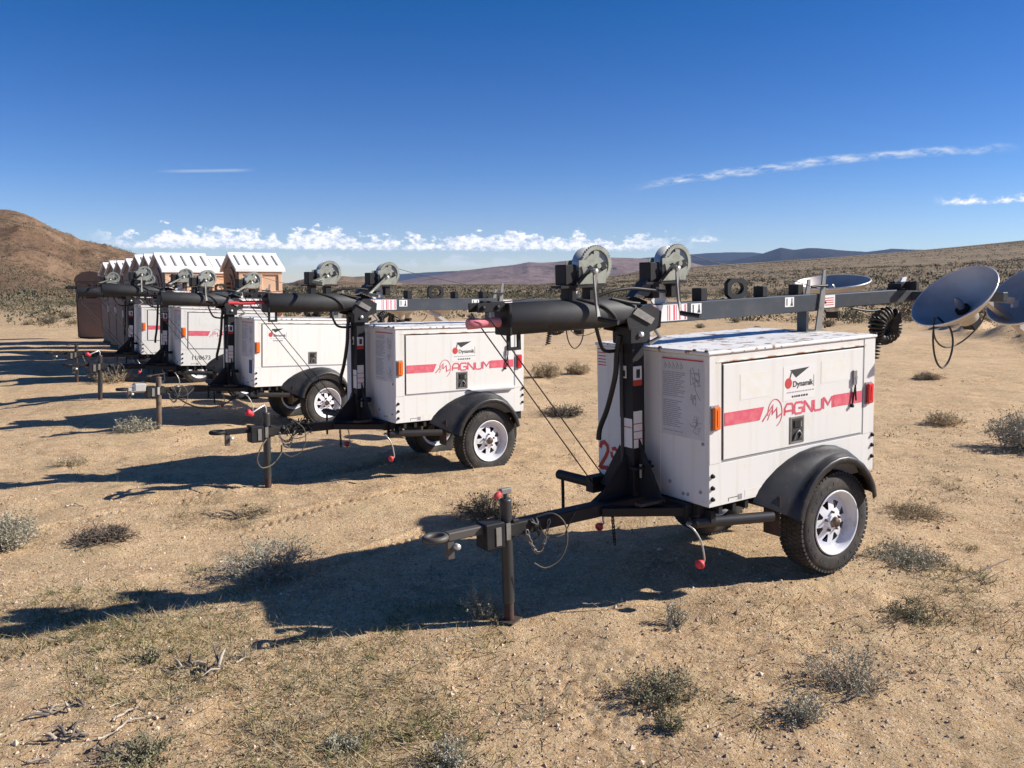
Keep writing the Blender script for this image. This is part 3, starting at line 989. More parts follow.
PEB = [mat('pale_pebble', (0.66, 0.52, 0.38), 0.9), mat('brown_pebble', (0.42, 0.29, 0.195), 0.9), mat('dark_pebble', (0.30, 0.21, 0.145), 0.9)]
def weeds():
    rng = np.random.default_rng(14)
    n = 26000
    a = rng.uniform(R_(-36), R_(36), n); r = np.exp(rng.uniform(math.log(3.5), math.log(60), n))
    x, y = r * np.sin(a), r * np.cos(a)
    dn = vnoise(x / 1.1, y / .8, 131) * 1.2 + vnoise(x / 5, y / 3.5, 132) * 1.3
    k = rng.uniform(.0, 1.3, n) < dn + np.where(r < 9, -.08, .12)
    x, y, r = x[k], y[k], r[k]
    # trampled straw and crumbs thick in the left foreground
    us = rng.uniform(-80, 480, 5200); vs_ = 630 + 160 * rng.uniform(0, 1, 5200)
    dy = np.tan(np.arctan((vs_ - 384) / CAM_F) + CAM_PITCH)
    y2 = CAM_H / dy; x2 = (us - 512) / CAM_F * y2 * 1.05
    k2 = rng.uniform(-.35, .5, len(x2)) < vnoise(x2 / .5, y2 / .35, 133) + vnoise(x2 / 1.8, y2 / 1.2, 134)
    n1 = len(x)
    x = np.concatenate([x, x2[k2]]); y = np.concatenate([y, y2[k2]]); r = np.hypot(x, y)
    n = len(x)
    z = H(x, y)
    wid = rng.gamma(2, .02, n) + .03 + r * .0022
    wid[n1:] *= .62
    # clods and brush piled along the berm
    nb = 1500
    t_ = rng.uniform(0, 1.15, nb); off = rng.normal(0, .55, nb)
    bx = 24.0 + (13.5 - 24.0) * t_; by = 52.0 + (17.5 - 52.0) * t_
    x = np.concatenate([x, bx + off]); y = np.concatenate([y, by - off * .3])
    z = H(x, y)
    wid = np.concatenate([wid, rng.gamma(2, .09, nb) + .10])
    n = len(x)
    hgt = wid * rng.uniform(.15, .4, n)
    return tufts(x, y, z - .004, wid, hgt, 12, rng.choice([0, 1, 2], n, p=[.3, .45, .25]), rng)
V, F, mi = weeds()
WEED = [mat('brown_crumbs', (0.27, 0.19, 0.12), 0.95, spec=0.05), mat('withered_weed', (0.42, 0.33, 0.20), 0.95, spec=0.05), mat('olive_weed', (0.21, 0.20, 0.11), 0.95, spec=0.05)]
tag(link_mesh('ground_litter', np_mesh('ground_litter', V, F, WEED, mi)), 'withered low weeds and crumbs of litter speckling the sand', 'litter', kind='stuff')

def pebbles():
    rng = np.random.default_rng(10)
    n = 34000
    a = rng.uniform(R_(-36), R_(36), n); r = np.exp(rng.uniform(math.log(2.6), math.log(17), n))
    x, y = r * np.sin(a), r * np.cos(a)
    dn = vnoise(x / .6, y / .6, 31) + vnoise(x / 2.5, y / 2.5, 32)
    k = rng.uniform(-.3, .5, n) < dn + .2
    x, y, r = x[k], y[k], r[k]
    n = len(x)
    z = H(x, y)
    s = rng.gamma(1.6, .0019, n) + .0015 + r * .0003
    base = np.array([(1, 0, 0), (-1, 0, 0), (0, 1, 0), (0, -1, 0), (0, 0, .8), (0, 0, -.8)], float)
    V = base[None] * s[:, None, None] * rng.uniform(.6, 1.35, (n, 6, 1))
    th = rng.uniform(0, 2 * PI, n); c, sn = np.cos(th)[:, None], np.sin(th)[:, None]
    vx = V[..., 0] * c - V[..., 1] * sn; vy = V[..., 0] * sn + V[..., 1] * c
    V = np.stack([vx + x[:, None], vy + y[:, None], V[..., 2] + z[:, None] + s[:, None] * .2], -1).reshape(-1, 3)
    f = np.array([(0, 2, 4), (2, 1, 4), (1, 3, 4), (3, 0, 4), (2, 0, 5), (1, 2, 5), (3, 1, 5), (0, 3, 5)])
    F = (f[None] + (np.arange(n) * 6)[:, None, None]).reshape(-1, 3)
    return V, F, np.repeat(rng.choice([0, 1, 2], n, p=[.42, .4, .18]), 8)
V, F, mi = pebbles()
tag(link_mesh('pebbles', np_mesh('pebbles', V, F, PEB, mi)), 'small stones and crumbs of earth strewn over the sand', 'pebbles', kind='stuff')
# ------------------------------------------------------------------ lettering helpers
def door_frame(y):                      # u = to the right as seen (towards -x), v = up, w = out (+y)
    return lambda u, v, w: (-u, y + w, v)
def front_frame(x):                     # seen from the front: u to the right = +y, w = out (+x)
    return lambda u, v, w: (x + w, u, v)
def text_mesh(body, size, frame, m, bold=0.0, sx=1.0, depth=0.001):
    cu = bpy.data.curves.new('text', 'FONT')
    cu.body = body
    cu.size = size
    cu.offset = bold
    cu.resolution_u = 3
    o = bpy.data.objects.new('text', cu)
    COL.objects.link(o)
    dg = bpy.context.evaluated_depsgraph_get()
    me = bpy.data.meshes.new_from_object(o.evaluated_get(dg))
    vs = [v.co.copy() for v in me.vertices]
    fs = [tuple(p.vertices) for p in me.polygons]
    bpy.data.objects.remove(o)
    bpy.data.curves.remove(cu)
    bpy.data.meshes.remove(me)
    return [frame(v.x * sx, v.y, depth) for v in vs], fs

LET = {'A': ([[(0, 0), (0, .62), (.28, 1), (.86, 1), (1.0, .8), (1.0, 0)], [(0, .36), (1, .36)]]),
       'G': ([[(1.0, .84), (.86, 1), (.16, 1), (0, .82), (0, .18), (.16, 0), (.84, 0), (1, .16), (1, .48), (.5, .48)]]),
       'N': ([[(0, 0), (0, 1), (.06, 1), (.94, 0), (1, 0), (1, 1)]]),
       'U': ([[(0, 1), (0, .18), (.16, 0), (.84, 0), (1, .18), (1, 1)]]),
       'M': ([[(0, 0), (0, 1), (.08, 1), (.5, .36), (.92, 1), (1, 1), (1, 0)]])}

def livery(parent, y, stripe=True, dynamik='mid', key='a'):
    """red band, emblem and wording on the side door"""
    fr = door_frame(y)
    T_ = 0.0016
    if stripe:
        mb = MB().use(STRIPE)
        z0, z1 = 1.110, 1.191
        mb.prism([(.125, z0), (.435, z0), (.475, z1), (.125, z1)], fr, T_)
        mb.build('stripe', parent, 'stripe')
        mb = MB().use(STRIPE)
        mb.prism([(1.152, z0 + .004), (1.452, z0 + .004), (1.452, z1 + .004), (1.152, z1 + .004)], fr, T_)
        mb.build('stripe', parent, 'stripe2')
        mb = MB().use(STRIPE)
        x = .668
        for ch, w_ in (('A', .078), ('G', .078), ('N', .078), ('U', .078), ('M', .092)):
            for pl in LET[ch]:
                mb.stroke([(x + a * w_, 1.112 + b * .072) for a, b in pl], .0140, fr, T_)
            x += w_ + .0175
        mb.build('lettering', parent, 'lettering')
        mb = MB().use(STRIPE)
        ring = []
        for k in range(26):
            a = R_(-75) + R_(262) * k / 25
            ring.append((.577 + .066 * math.cos(a) * 1.0, 1.140 + .088 * math.sin(a)))
        mb.stroke(ring, .0055, fr, T_)
        mb.stroke([(.462, 1.098), (.508, 1.145), (.556, 1.190), (.552, 1.136), (.592, 1.168), (.596, 1.108), (.640, 1.130)], .0090, fr, T_ * 1.2)
        mb.stroke([(.508, 1.100), (.532, 1.145), (.552, 1.165)], .005, fr, T_ * 1.1)
        mb.build('emblem', parent, 'emblem')
    if dynamik:
        if dynamik == 'mid': cx, cz, sc = .800, 1.305, .96
        else: cx, cz, sc = .335, 1.335, .92
        if dynamik == 'mid':
            pass
        mb = MB()
        q = lambda u, v, w=0: fr(cx + u * sc, cz + v * sc, w)
        f2 = lambda u, v, w: fr(cx + u * sc, cz + v * sc, w)
        mb.use(LABELW).prism([(-.155, -.105), (.165, -.105), (.165, .125), (-.155, .125)], f2, .0008)
        g2 = lambda u, v, w: fr(cx + u * sc, cz + v * sc, w + .0009)
        n = 20
        mb.use(REDL).prism([(-.105 + .035 * math.cos(2 * PI * k / n), .012 + .036 * math.sin(2 * PI * k / n)) for k in range(n)], g2, .0008)
        mb.use(INK).prism([(-.090, .100), (-.030, .045), (.105, .108)], g2, .0008)
        mb.prism([(-.098, .040), (-.086, .042), (-.070, .085), (-.082, .086)], g2, .0008)
        vs, fs = text_mesh('Dynamik', .056, lambda u, v, w: fr(cx - .062 * sc + u * sc, cz + (-.016 + v) * sc, w + .0016), INK, .0006, 1.02)
        mb.add(vs, fs, INK)
        mb.prism([(.150, -.03), (.154, -.03), (.154, .05), (.150, .05)], g2, .0006)
        rnd = random.Random(4)
        for row, (v0, hh, a, b) in enumerate(((-.055, .008, -.12, .15), (-.088, .013, -.07, .09))):
            u = a
            while u < b:
                w_ = rnd.uniform(.008, .022)
                mb.prism([(u, v0), (u + w_, v0), (u + w_, v0 + hh), (u, v0 + hh)], g2, .0006, GREYINK if row == 0 else INK)
                u += w_ + rnd.uniform(.004, .009)
        mb.build('company_sign', parent, 'dyn_' + dynamik)

def instruction_sheet(parent):
    fr = front_frame(0.0)
    mb = MB().use(SHEET)
    mb.prism([(.125, 1.025), (.502, 1.025), (.502, 1.525), (.125, 1.525)], fr, .0018)
    f1 = front_frame(.0022)
    mb.prism([(.135, 1.508), (.495, 1.508), (.495, 1.518), (.135, 1.518)], f1, .0008, REDL)
    rnd = random.Random(2)
    mb.use(GREYINK)
    z = 1.425
    while z > 1.05:
        L = rnd.uniform(.12, .185)
        if rnd.random() < .12: z -= .018
        u = .14
        while u < .14 + L:
            w_ = rnd.uniform(.01, .04)
            mb.prism([(u, z), (u + w_, z), (u + w_, z + .005), (u, z + .005)], f1, .0006)
            u += w_ + .005
        z -= .0125
    for k in range(5):      # small pictograms
        u = .15 + k * .036
        mb.stroke([(u, 1.45), (u + .012, 1.475), (u + .006, 1.49), (u + .024, 1.468), (u + .014, 1.448)], .004, f1, .0006)
    for (cu_, cv_, s_) in ((.425, 1.41, .05), (.43, 1.11, .055), (.41, 1.27, .03)):
        for q in range(7):
            a = rnd.uniform(0, 6.28)
            pts = [(cu_ + rnd.uniform(-s_, s_), cv_ + rnd.uniform(-s_, s_) * 1.3) for _ in range(3)]
            mb.stroke(pts, .003, f1, .0006)
    mb.stroke([(.40, 1.47), (.42, 1.43), (.428, 1.33), (.47, 1.27)], .004, f1, .0006)
    mb.build('instruction_sheet', parent, 'sheet')

def wheel(root, side, M_key):
    """side +1 = left flank, -1 = right flank"""
    yo = .640 * side; yi = .430 * side
    c = Vector((-AX, 0, RW))
    hub = MB()
    ax = (0, side, 0)
    # axle stub and brake drum: the wheel's own centre
    hub.lathe([(0, .50), (.030, .50), (.034, .54), (.034, .638), (.028, .648), (0, .648)], c, ax, 18, HUBM)
    hub.lathe([(.0, .46), (.10, .46), (.10, .56), (.055, .575), (0, .575)], c, ax, 24, HUBM)
    w = hub.build('wheel', root, 'wheel%d' % side)
    mb = MB().use(TYRE)
    prof = [(.214, .452), (.218, .438), (.250, .428), (.300, .430), (.328, .442), (.340, .460), (.345, .49), (.3455, .535), (.345, .58), (.340, .612), (.328, .630), (.300, .641), (.250, .642), (.228, .637), (.214, .622)]
    mb.lathe(prof, c, ax, 72, TYRE, closed=False)
    for k in range(64):                                     # tread blocks
        a = 2 * PI * k / 64
        for (h0, h1, off) in ((.440, .472, 0), (.480, .512, .5), (.520, .552, 0), (.560, .592, .5), (.600, .632, 0)):
            aa = a + off * 2 * PI / 64
            rr = .3500 if h0 > .45 and h0 < .59 else .3455
            M = Matrix.Translation(c) @ Matrix.Rotation(aa, 4, 'Y')
            if side > 0: y0, y1 = h0, h1
            else: y0, y1 = -h1, -h0
            mb.box(.330, rr, y0, y1, -.0115, .0115, TYRE, M)
    ringp = [(.262 , .6425), (.264, .6445), (.290, .6445), (.292, .6425)]
    for k in range(26):                                     # raised blocks of the worn side wall lettering
        if k % 13 in (5, 6, 12): continue
        a = 2 * PI * k / 26
        M = Matrix.Translation(c) @ Matrix.Rotation(a, 4, 'Y')
        mb.box(.262, .288, (.640 if side > 0 else -.6435), (.6435 if side > 0 else -.640), -.011, .011, TYRE, M)
    mb.build('tyre', w, 'tyre%d' % side)
    # rim: barrel, lip and pierced disc
    mb = MB().use(RIMW)
    mb.lathe([(.212, .627), (.223, .639), (.219, .646), (.209, .641), (.200, .614), (.192, .590), (.177, .574), (.174, .52), (.181, .46), (.211, .447)], c, ax, 48, RIMW)
    y_d = .590
    def P3(r, a, h):
        return (c.x + r * math.cos(a), side * h, c.z + r * math.sin(a))
    NS = 8
    vs, fs = [], []
    def q(a_, b_, c_, d_):
        o = len(vs); vs.extend([a_, b_, c_, d_]); fs.append((o, o + 1, o + 2, o + 3))
    hr = lambda r: .600 - .012 * math.cos((r - .05) / .11 * PI)   # slightly dished
    for k in range(NS):
        a0 = 2 * PI * k / NS; st = 2 * PI / NS
        w_in, w_out = .10 * st, .27 * st                         # window half widths
        am = a0 + st / 2
        n = 6
        for i in range(n):                                       # solid ring inside and outside
            b0, b1 = a0 + st * i / n, a0 + st * (i + 1) / n
            q(P3(.045, b0, .602), P3(.045, b1, .602), P3(.092, b1, .594), P3(.092, b0, .594))
            q(P3(.145, b0, .586), P3(.145, b1, .586), P3(.184, b1, .576), P3(.184, b0, .576))
        for sgn in (-1, 1):
            e0 = a0 if sgn < 0 else a0 + st
            for i in range(3):
                f0, f1_ = i / 3, (i + 1) / 3
                A0_, A1_ = e0 + (am + sgn * w_in - e0) * f0, e0 + (am + sgn * w_in - e0) * f1_
                B0_, B1_ = e0 + (am + sgn * w_out - e0) * f0, e0 + (am + sgn * w_out - e0) * f1_
                q(P3(.092, A0_, .594), P3(.092, A1_, .594), P3(.145, B1_, .586), P3(.145, B0_, .586))
    mb.add(vs, fs, RIMW)
    mb.lathe([(.045, .602), (.05, .612), (.036, .622), (.036, .60)], c, ax, 24, RIMW)
    for k in range(5):
        a = 2 * PI * k / 5 + .3
        p = P3(.066, a, .596)
        mb.lathe([(.0, .022), (.009, .022), (.010, 0)], p, ax, 8, HUBM)
    mb.lathe([(.0, .50), (.173, .50)], c, ax, 32, DARKIN)
    mb.build('rim', w, 'rim%d' % side)

def fender(root, side):
    mb = MB().use(FENDER)
    inner = [(-.385, .585), (-.43, .655), (-.50, .712), (-.60, .772), (-.70, .815), (-.82, .850), (-.94, .866), (-1.05, .868), (-1.16, .850), (-1.26, .808), (-1.35, .745), (-1.415, .67), (-1.46, .585), (-1.475, .49)]
    outer = [(-.640, .455), (-.655, .52), (-.685, .585), (-.735, .655), (-.795, .712), (-.865, .758), (-.945, .790), (-1.03, .806), (-1.115, .804), (-1.205, .778), (-1.29, .725), (-1.36, .655), (-1.41, .575), (-1.435, .485)]
    secs = []
    for (ix, iz), (ox, oz) in zip(inner, outer):
        row = []
        cx, cz = -1.05, .36
        n_ = Vector((ox - cx, oz - cz)).normalized()
        for k in range(6):                # inner edge to outer edge, slightly crowned
            t = k / 5
            e = math.sin(t * PI) * .016
            row.append((ix + (ox - ix) * t ** 1.1 + n_.x * e, side * (.5375 + .135 * t), iz + (oz - iz) * t ** 1.25 + n_.y * e))
        # rolled lip: out, down and back in
        row.append((ox + n_.x * .004, side * .690, oz + n_.y * .004))
        row.append((ox - n_.x * .006, side * .700, oz - n_.y * .006))
        row.append((ox - n_.x * .045, side * .700, oz - n_.y * .045))
        row.append((ox - n_.x * .045, side * .694, oz - n_.y * .045))
        row.append((ox - n_.x * .010, side * .688, oz - n_.y * .010))
        secs.append(row)
    vs = [p for r in secs for p in r]
    m = len(secs[0])
    fs = []
    for i in range(len(secs) - 1):
        for k in range(m - 1):
            f = (i * m + k, i * m + k + 1, (i + 1) * m + k + 1, (i + 1) * m + k)
            fs.append(f if side > 0 else f[::-1])
    mb.add(vs, fs, FENDER, True)
    # skirt closing the front of the arch down the inside
    mb.box(-1.49, -1.455, side * .50, side * .56, .34, .62, BLACK)
    mb.build('fender', root, 'fender%d' % side)

def jack(root, post='dark', crank='stub'):
    pm = {'dark': POST, 'brown': POSTR, 'grey': POSTG}[post]
    mb = MB()
    x = 1.125
    mb.tube([(x, 0, .115), (x, 0, .745)], .036, 18, pm)
    mb.lathe([(.0, .757), (.030, .757), (.038, .748), (.038, .738)], (x, 0, 0), (0, 0, 1), 18, pm)
    mb.tube([(x, 0, .012), (x, 0, .30)], .0305, 16, RUST if post == 'dark' else POSTG)
    M = Matrix.Translation((x, 0, 0)) @ Matrix.Rotation(.5, 4, 'Z')
    mb.box(-.06, .065, -.055, .06, .001, .009, DKRUST, M, .003)
    mb.box(x - .065, x - .02, -.048, .048, .52, .63, BLACK, None, .006)
    j = mb.build('jack', root, 'jack_%s' % post)
    mb = MB()
    if crank == 'stub':
        mb.use(POST).tube([(x, 0, .75), (x, 0, .80)], .011, 10)
        mb.box(x - .035, x + .035, -.018, .018, .785, .818, GREYST, None, .004)
        mb.lathe([(0, -.015), (.014, -.015), (.020, 0), (.018, .02), (.012, .032), (0, .032)], (x + .052, .01, .79), (1, .1, -.5), 12, REDKNOB)
    elif crank == 'bent':
        mb.use(ZWIRE).tube([(x, 0, .74), (x, 0, .80), (x + .02, .01, .83), (x + .10, .04, .80), (x + .15, .05, .775)], .009, 8)
        mb.lathe([(0, -.03), (.018, -.03), (.024, -.01), (.034, .03), (.028, .05), (0, .05)], (x + .175, .055, .765), (.8, .1, .45), 12, REDKNOB)
    else:
        mb.use(RUST).tube([(x, 0, .74), (x, 0, .79)], .010, 8)
        mb.tube([(x + .12, .02, .775), (x - .02, 0, .79), (x - .09, -.01, .80)], .009, 8)
        mb.lathe([(0, -.03), (.017, -.03), (.017, .05), (0, .05)], (x + .13, .02, .77), (1, .1, -.1), 10, DKRUST)
    mb.build('jack_crank', j, 'crank_%s' % crank)

def knob(mb, p, axis, s=1.0, m=REDKNOB):
    mb.lathe([(0, -.022 * s), (.014 * s, -.022 * s), (.018 * s, -.005 * s), (.030 * s, .004 * s), (.033 * s, .016 * s), (.027 * s, .028 * s), (0, .032 * s)], p, axis, 12, m)

def outrigger(root, side, hang=True, white=False):
    s = side
    mb = MB()
    mb.tube([(.03, s * .425, .500), (-.50, s * .600, .487)], .034, 16, POST)
    mb.lathe([(0, .004), (.038, .004), (.038, -.02)], (.03, s * .425, .500), (.94, -s * .33, .02), 16, BLACK)
    mb.tube([(.03, s * .425, .501), (.06, s * .415, .502)], .012, 8, GREYST)
    mb.box(-.10, -.06, s * .40, s * .50, .50, .575, BLACK)
    o = mb.build('outrigger', root, 'outr%d' % side)
    if hang:
        mb = MB()
        mb.use(ZWIRE).cable([(.06, s * .415, .503), (.075, s * .43, .500), (.055, s * .47, .47), (.02, s * .49, .40), (.005, s * .50, .32), (.0, s * .50, .275), (.012, s * .50, .262)], .006, 8)
        knob(mb, (.03, s * .50, .262), (.8, .3, -.3), .95, LABELW if white else REDKNOB)
        mb.build('crank_handle', o, 'outcrank%d%d' % (side, white))

def winch(root, x, ang, short=False, k='w'):
    """x: where on the mast; ang: crank angle from straight down, towards the hitch"""
    z = 2.092
    mb = MB()
    # feet
    for dx in (.115, -.045):
        mb.box(x + dx, x + dx + .062, -.045, .035, 1.885, 1.985, BLACK, None, .004)
    mb.box(x - .11, x + .24, -.055, .050, 1.975, 1.990, BLACK)
    mb.box(x + .115, x + .20, -.07, .040, 1.992, 2.115, BLACK, None, .006)
    w = mb.build('winch', root, 'winchbase_%.3f' % x)
    mb = MB().use(WINCH)
    fr = lambda y: (lambda u, v, t: (x + u, y + t, z + v))
    # near side plate
    poly = [(.110, -.095), (-.090, -.095), (-.105, .01), (-.06, .055), (.01, .085), (.060, .050), (.110, .045)]
    mb.prism(poly, fr(.052), .005)
    mb.prism(poly, fr(-.080), .005)
    mb.tube([(x - .03, -.09, z + .01), (x - .03, .075, z + .01)], .016, 12, WINCH)
    mb.tube([(x + .03, -.09, z - .02), (x + .03, .12, z - .02)], .011, 10, ZINC)
    mb.prism([(.055, .0), (.035, -.035), (.085, -.045), (.1, .01)], fr(.060), .012, GREYST)
    mb.prism([(-.035, .02), (-.060, -.02), (-.095, -.005), (-.075, .035)], fr(.060), .010, BLACK)
    mb.build('side_plate', w, 'wplate_%.3f' % x)
    # gear ring with spokes
    mb = MB().use(WINCH)
    c = (x - .035, 0, z + .018)
    mb.lathe([(.090, .030), (.112, .030), (.112, .046), (.090, .046)], c, (0, 1, 0), 40, WINCH, closed=True, smooth=False)
    for q in range(40):
        a = 2 * PI * q / 40
        M = Matrix.Translation(c) @ Matrix.Rotation(a, 4, 'Y')
        mb.box(.110, .118, .031, .045, -.004, .004, WINCH, M)
    for q in range(3):
        a = 2 * PI * q / 3 + .5
        M = Matrix.Translation(c) @ Matrix.Rotation(a, 4, 'Y')
        mb.box(.015, .095, .033, .041, -.020, .020, WINCH, M)
    mb.lathe([(.0, .028), (.03, .028), (.03, .05), (0, .05)], c, (0, 1, 0), 16, GREYST)
    mb.build('gear_ring', w, 'wgear_%.3f' % x)
    mb = MB()
    mb.lathe([(.108, -.068), (.108, -.061), (.05, -.060), (.05, .018), (.108, .019), (.108, .026), (.0, .026)], c, (0, 1, 0), 32, ZINC)
    mb.lathe([(.062, -.058), (.066, -.04), (.062, -.02), (.067, 0), (.063, .016)], c, (0, 1, 0), 24, GREYST)
    mb.build('cable_drum', w, 'wdrum_%.3f' % x)
    mb = MB()
    h = Vector((x + .03, .105, z - .02))
    d = Vector((math.sin(ang), 0, -math.cos(ang)))
    L = .285 if not short else .17
    pv = Vector((math.cos(ang), 0, math.sin(ang)))
    M = Matrix.Translation(h)
    e = h + d * L
    fr2 = lambda u, v, t: tuple(h + d * v + pv * u + Vector((0, t + (.03 if v > L * .7 else 0), 0)))
    mb.prism([(-.016, -.015), (.016, -.015), (.014, L * .55), (.012, L), (-.012, L), (-.014, L * .55)], fr2, .006, GREYST if ang == 0 else WINCH)
    mb.lathe([(0, -.01), (.015, -.01), (.015, .018), (0, .018)], h, (0, 1, 0), 10, ZINC)
    g0 = e + Vector((0, .03, 0))
    mb.tube([g0, g0 + Vector((-.02, .035, -.008)), g0 + Vector((-.05, .125, -.02))], .016, 12, CABLE if ang == 0 else WINCH)
    mb.build('crank_handle', w, 'wcr_%.3f_%.2f_%d' % (x, ang, short))
    if True:
        fr3 = lambda u, v, t: (x + .07 + u, .062 + t, z - .045 + v)
        mb = MB().use(BLACK)
        mb.prism([(-.055, .045), (-.035, .06), (.075, -.045), (.06, -.06)], fr3, .012)
        mb.build('ratchet_lever', w, 'wlev_%.3f' % x)

def lamp(root, c, n, k, D=.66):
    """a round flood light: bowl, rim, bulb, ballast neck"""
    c = Vector(c); n = Vector(n).normalized()
    mb = MB()
    Rr = D / 2
    outer = [(Rr * math.sin(a) if False else Rr * t ** .62, -.155 * (1 - t ** 1.5)) for t, a in [(i / 10, 0) for i in range(11)]]
    mb.lathe([(max(r, .001), h - .004) for r, h in outer], c, n, 48, SHELL)
    mb.tube([c - n * .15, c - n * .24], [.085, .070], 20, SHELL)
    mb.box(-.05, .05, -.05, .05, -.30, -.23, BLACK, Matrix.Translation(c) @ n.to_track_quat('Z', 'Y').to_matrix().to_4x4(), .006)
    l = mb.build('flood_lamp', root, 'lamp_' + k)
    mb = MB()
    mb.lathe([(max(r - .006, .001), h + .004) for r, h in outer], c, n, 48, REFLM)
    mb.build('reflector', l, 'lampr_' + k)
    mb = MB()
    mb.lathe([(Rr - .006, -.006), (Rr + .002, -.008), (Rr + .006, .001), (Rr + .002, .007), (Rr - .005, .006)], c, n, 56, RIMZ, closed=True)
    mb.build('rim', l, 'lampm_' + k)
    mb = MB()
    u = n.orthogonal().normalized()
    a0 = c - n * .13
    mb.tube([a0, a0 + n * .05, a0 + n * .09, a0 + n * .115], [.022, .032, .022, .004], 14, BULB)
    mb.tube([c - n * .150, c - n * .12], .05, 16, DARKIN)
    mb.build('bulb', l, 'lampb_' + k)

def helix(path_fn, L, turns, r, wr, n=10):
    pts = []
    N = turns * n
    for i in range(N + 1):
        t = i / N
        p = path_fn(t); q = path_fn(min(t + .01, 1.01))
        tg = (q - p).normalized()
        side = tg.cross(Vector((0, 1, 0)))
        side = side.normalized() if side.length > 1e-4 else Vector((1, 0, 0))
        b = tg.cross(side)
        a = 2 * PI * turns * t
        pts.append(p + (side * math.cos(a) + b * math.sin(a)) * r)
    return pts

EYEM = mat('dull_forged_steel', (0.11, 0.10, 0.09), 0.6, metal=0.4)
def make_trailer(idx, q, label, v):
    X, Y, yaw, dz, tp = q
    M = tmat(q)
    root = empty('light_tower_trailer', tuple(M.translation), (0, tp, yaw))
    tag(root, label, 'light tower', 'white light tower trailers parked in a row')
    L, HW, ZB, ZT = 1.6, .537, .615, 1.549
    near = idx == 0
    # ---- enclosure
    mb = MB().use(WHITE)
    mb.box(-L, 0, -HW, HW, ZB, ZT, WHITE, None, .006)
    # corner posts and skirt seam, standing a little proud
    mb.box(-.085, -.004, HW, HW + .004, .885, ZT - .004, WHITE)
    mb.box(-L + .004, -1.480, HW, HW + .004, .885, ZT - .004, WHITE)
    mb.box(-L + .002, -.002, HW, HW + .003, ZB + .002, .879, WHITE)
    mb.box(-L + .002, -.002, -HW - .003, -HW, ZB + .002, .879, WHITE)
    mb.box(-.002, .003, -HW + .002, .108, ZB + .002, ZT - .002, WHITE)
    mb.box(-.1165, -.103, HW, HW + .002, .90, 1.50, DARKIN)
    mb.box(-.103, -.085, HW, HW + .003, .884, 1.50, WHITE)
    mb.box(-1.478, -.088, HW, HW + .0015, 1.492, 1.502, DARKIN)
    mb.box(-1.478, -.088, HW, HW + .0015, .884, .896, GREYINK)
    mb.box(-1.478, -1.462, HW, HW + .0015, .90, 1.49, GREYINK)
    mb.box(-1.50, -.06, HW, HW + .0065, 1.503, 1.509, RUSTW)
    for (bx, zs) in ((-.028, (.665, .735, .810)), (-1.582, (.715, .795, .868))):
        for z_ in zs:
            mb.lathe([(0, .016), (.010, .016), (.014, .004), (.016, 0)], (bx, HW + .003, z_), (0, 1, 0), 8, BLACK)
    for (by, z_) in ((.47, .70), (.36, .665), (.32, .663), (.20, .72), (.49, 1.005)):
        mb.lathe([(0, .006), (.010, .006), (.012, 0)], (.001, by, z_), (1, 0, 0), 8, GREYINK)
    body = mb.build('body', root, 'body')
    # ---- roof lid
    mb = MB()
    mb.box(-L - .012, .014, -HW - .012, HW + .012, 1.551, 1.574, ROOFW, None, .007)
    for (px, py) in ((.008, HW - .01), (.008, .12), (-L, HW), (.008, HW - .11)):
        mb.lathe([(0, .012), (.010, .010), (.013, 0)], (px, py, 1.5735), (0, 0, 1), 8, DKRUST)
    mb.build('roof', root, 'roof')
    # ---- left side door
    mb = MB()
    mb.box(-1.460, -.117, HW + .001, HW + .008, .899, 1.489, DOORW, None, .003)
    door = mb.build('side_door', root, 'door')
    yd = HW + .0085
    livery(door, yd, v.get('stripe', True), v.get('dyn', 'mid'))
    if v.get('ghost'):
        mb = MB()
        fr = door_frame(yd)
        for k, (a, b, c_, d) in enumerate(v['ghost']):
            mb = MB()
            mb.prism([(a, c_), (b, c_), (b, d), (a, d)], fr, .0007, GHOST)
            mb.build('glue_mark', door, 'ghost%d%d' % (idx, k))
    # lock panel: recessed box with paddle
    lx = v.get('lock', -.785)
    mb = MB()
    mb.box(lx - .068, lx + .068, yd, yd + .005, .918, 1.096, GREYST, None, .002)
    mb.box(lx - .052, lx + .052, yd + .005, yd + .0062, .932, 1.082, INK)
    mb.box(lx - .030, lx + .036, yd + .006, yd + .012, 1.020, 1.070, DARKIN, None, .003)
    mb.box(lx - .036, lx - .020, yd + .006, yd + .010, 1.022, 1.060, GREYINK)
    mb.tube([(lx + .035, yd + .012, .945), (lx + .02, yd + .014, .985), (lx - .01, yd + .014, 1.0), (lx - .034, yd + .012, .975), (lx - .02, yd + .012, .95)], .006, 6, GREYST)
    mb.build('door_lock', door, 'lock%.2f' % lx)
    if v.get('rods', True):
        mb = MB()
        mb.box(-1.385, -1.345, yd, yd + .012, 1.290, 1.345, GREYST, None, .003)
        mb.tube([(-1.375, yd + .014, 1.30), (-1.335, yd + .012, 1.105)], .0055, 8, BLACK)
        mb.tube([(-1.355, yd + .014, 1.30), (-1.375, yd + .012, 1.135)], .0055, 8, BLACK)
        mb.box(-1.375, -1.345, yd + .008, yd + .018, 1.245, 1.30, GREYINK)
        mb.lathe([(0, .02), (.012, .02), (.012, 0)], (-1.335, yd, 1.102), (0, 1, 0), 8, BLACK)
        mb.build('prop_rod', door, 'rods')
    if v.get('scoop'):
        mb = MB()
        mb.use(WHITE)
        mb.prism([(.86, .905), (1.48, .905), (1.45, .878), (.90, .890)], door_frame(HW + .004), .03)
        mb.prism([(.87, .893), (1.46, .886), (1.44, .872), (1.0, .874)], door_frame(HW + .006), .031, GREYINK)
        mb.build('rain_deflector', door, 'scoop')
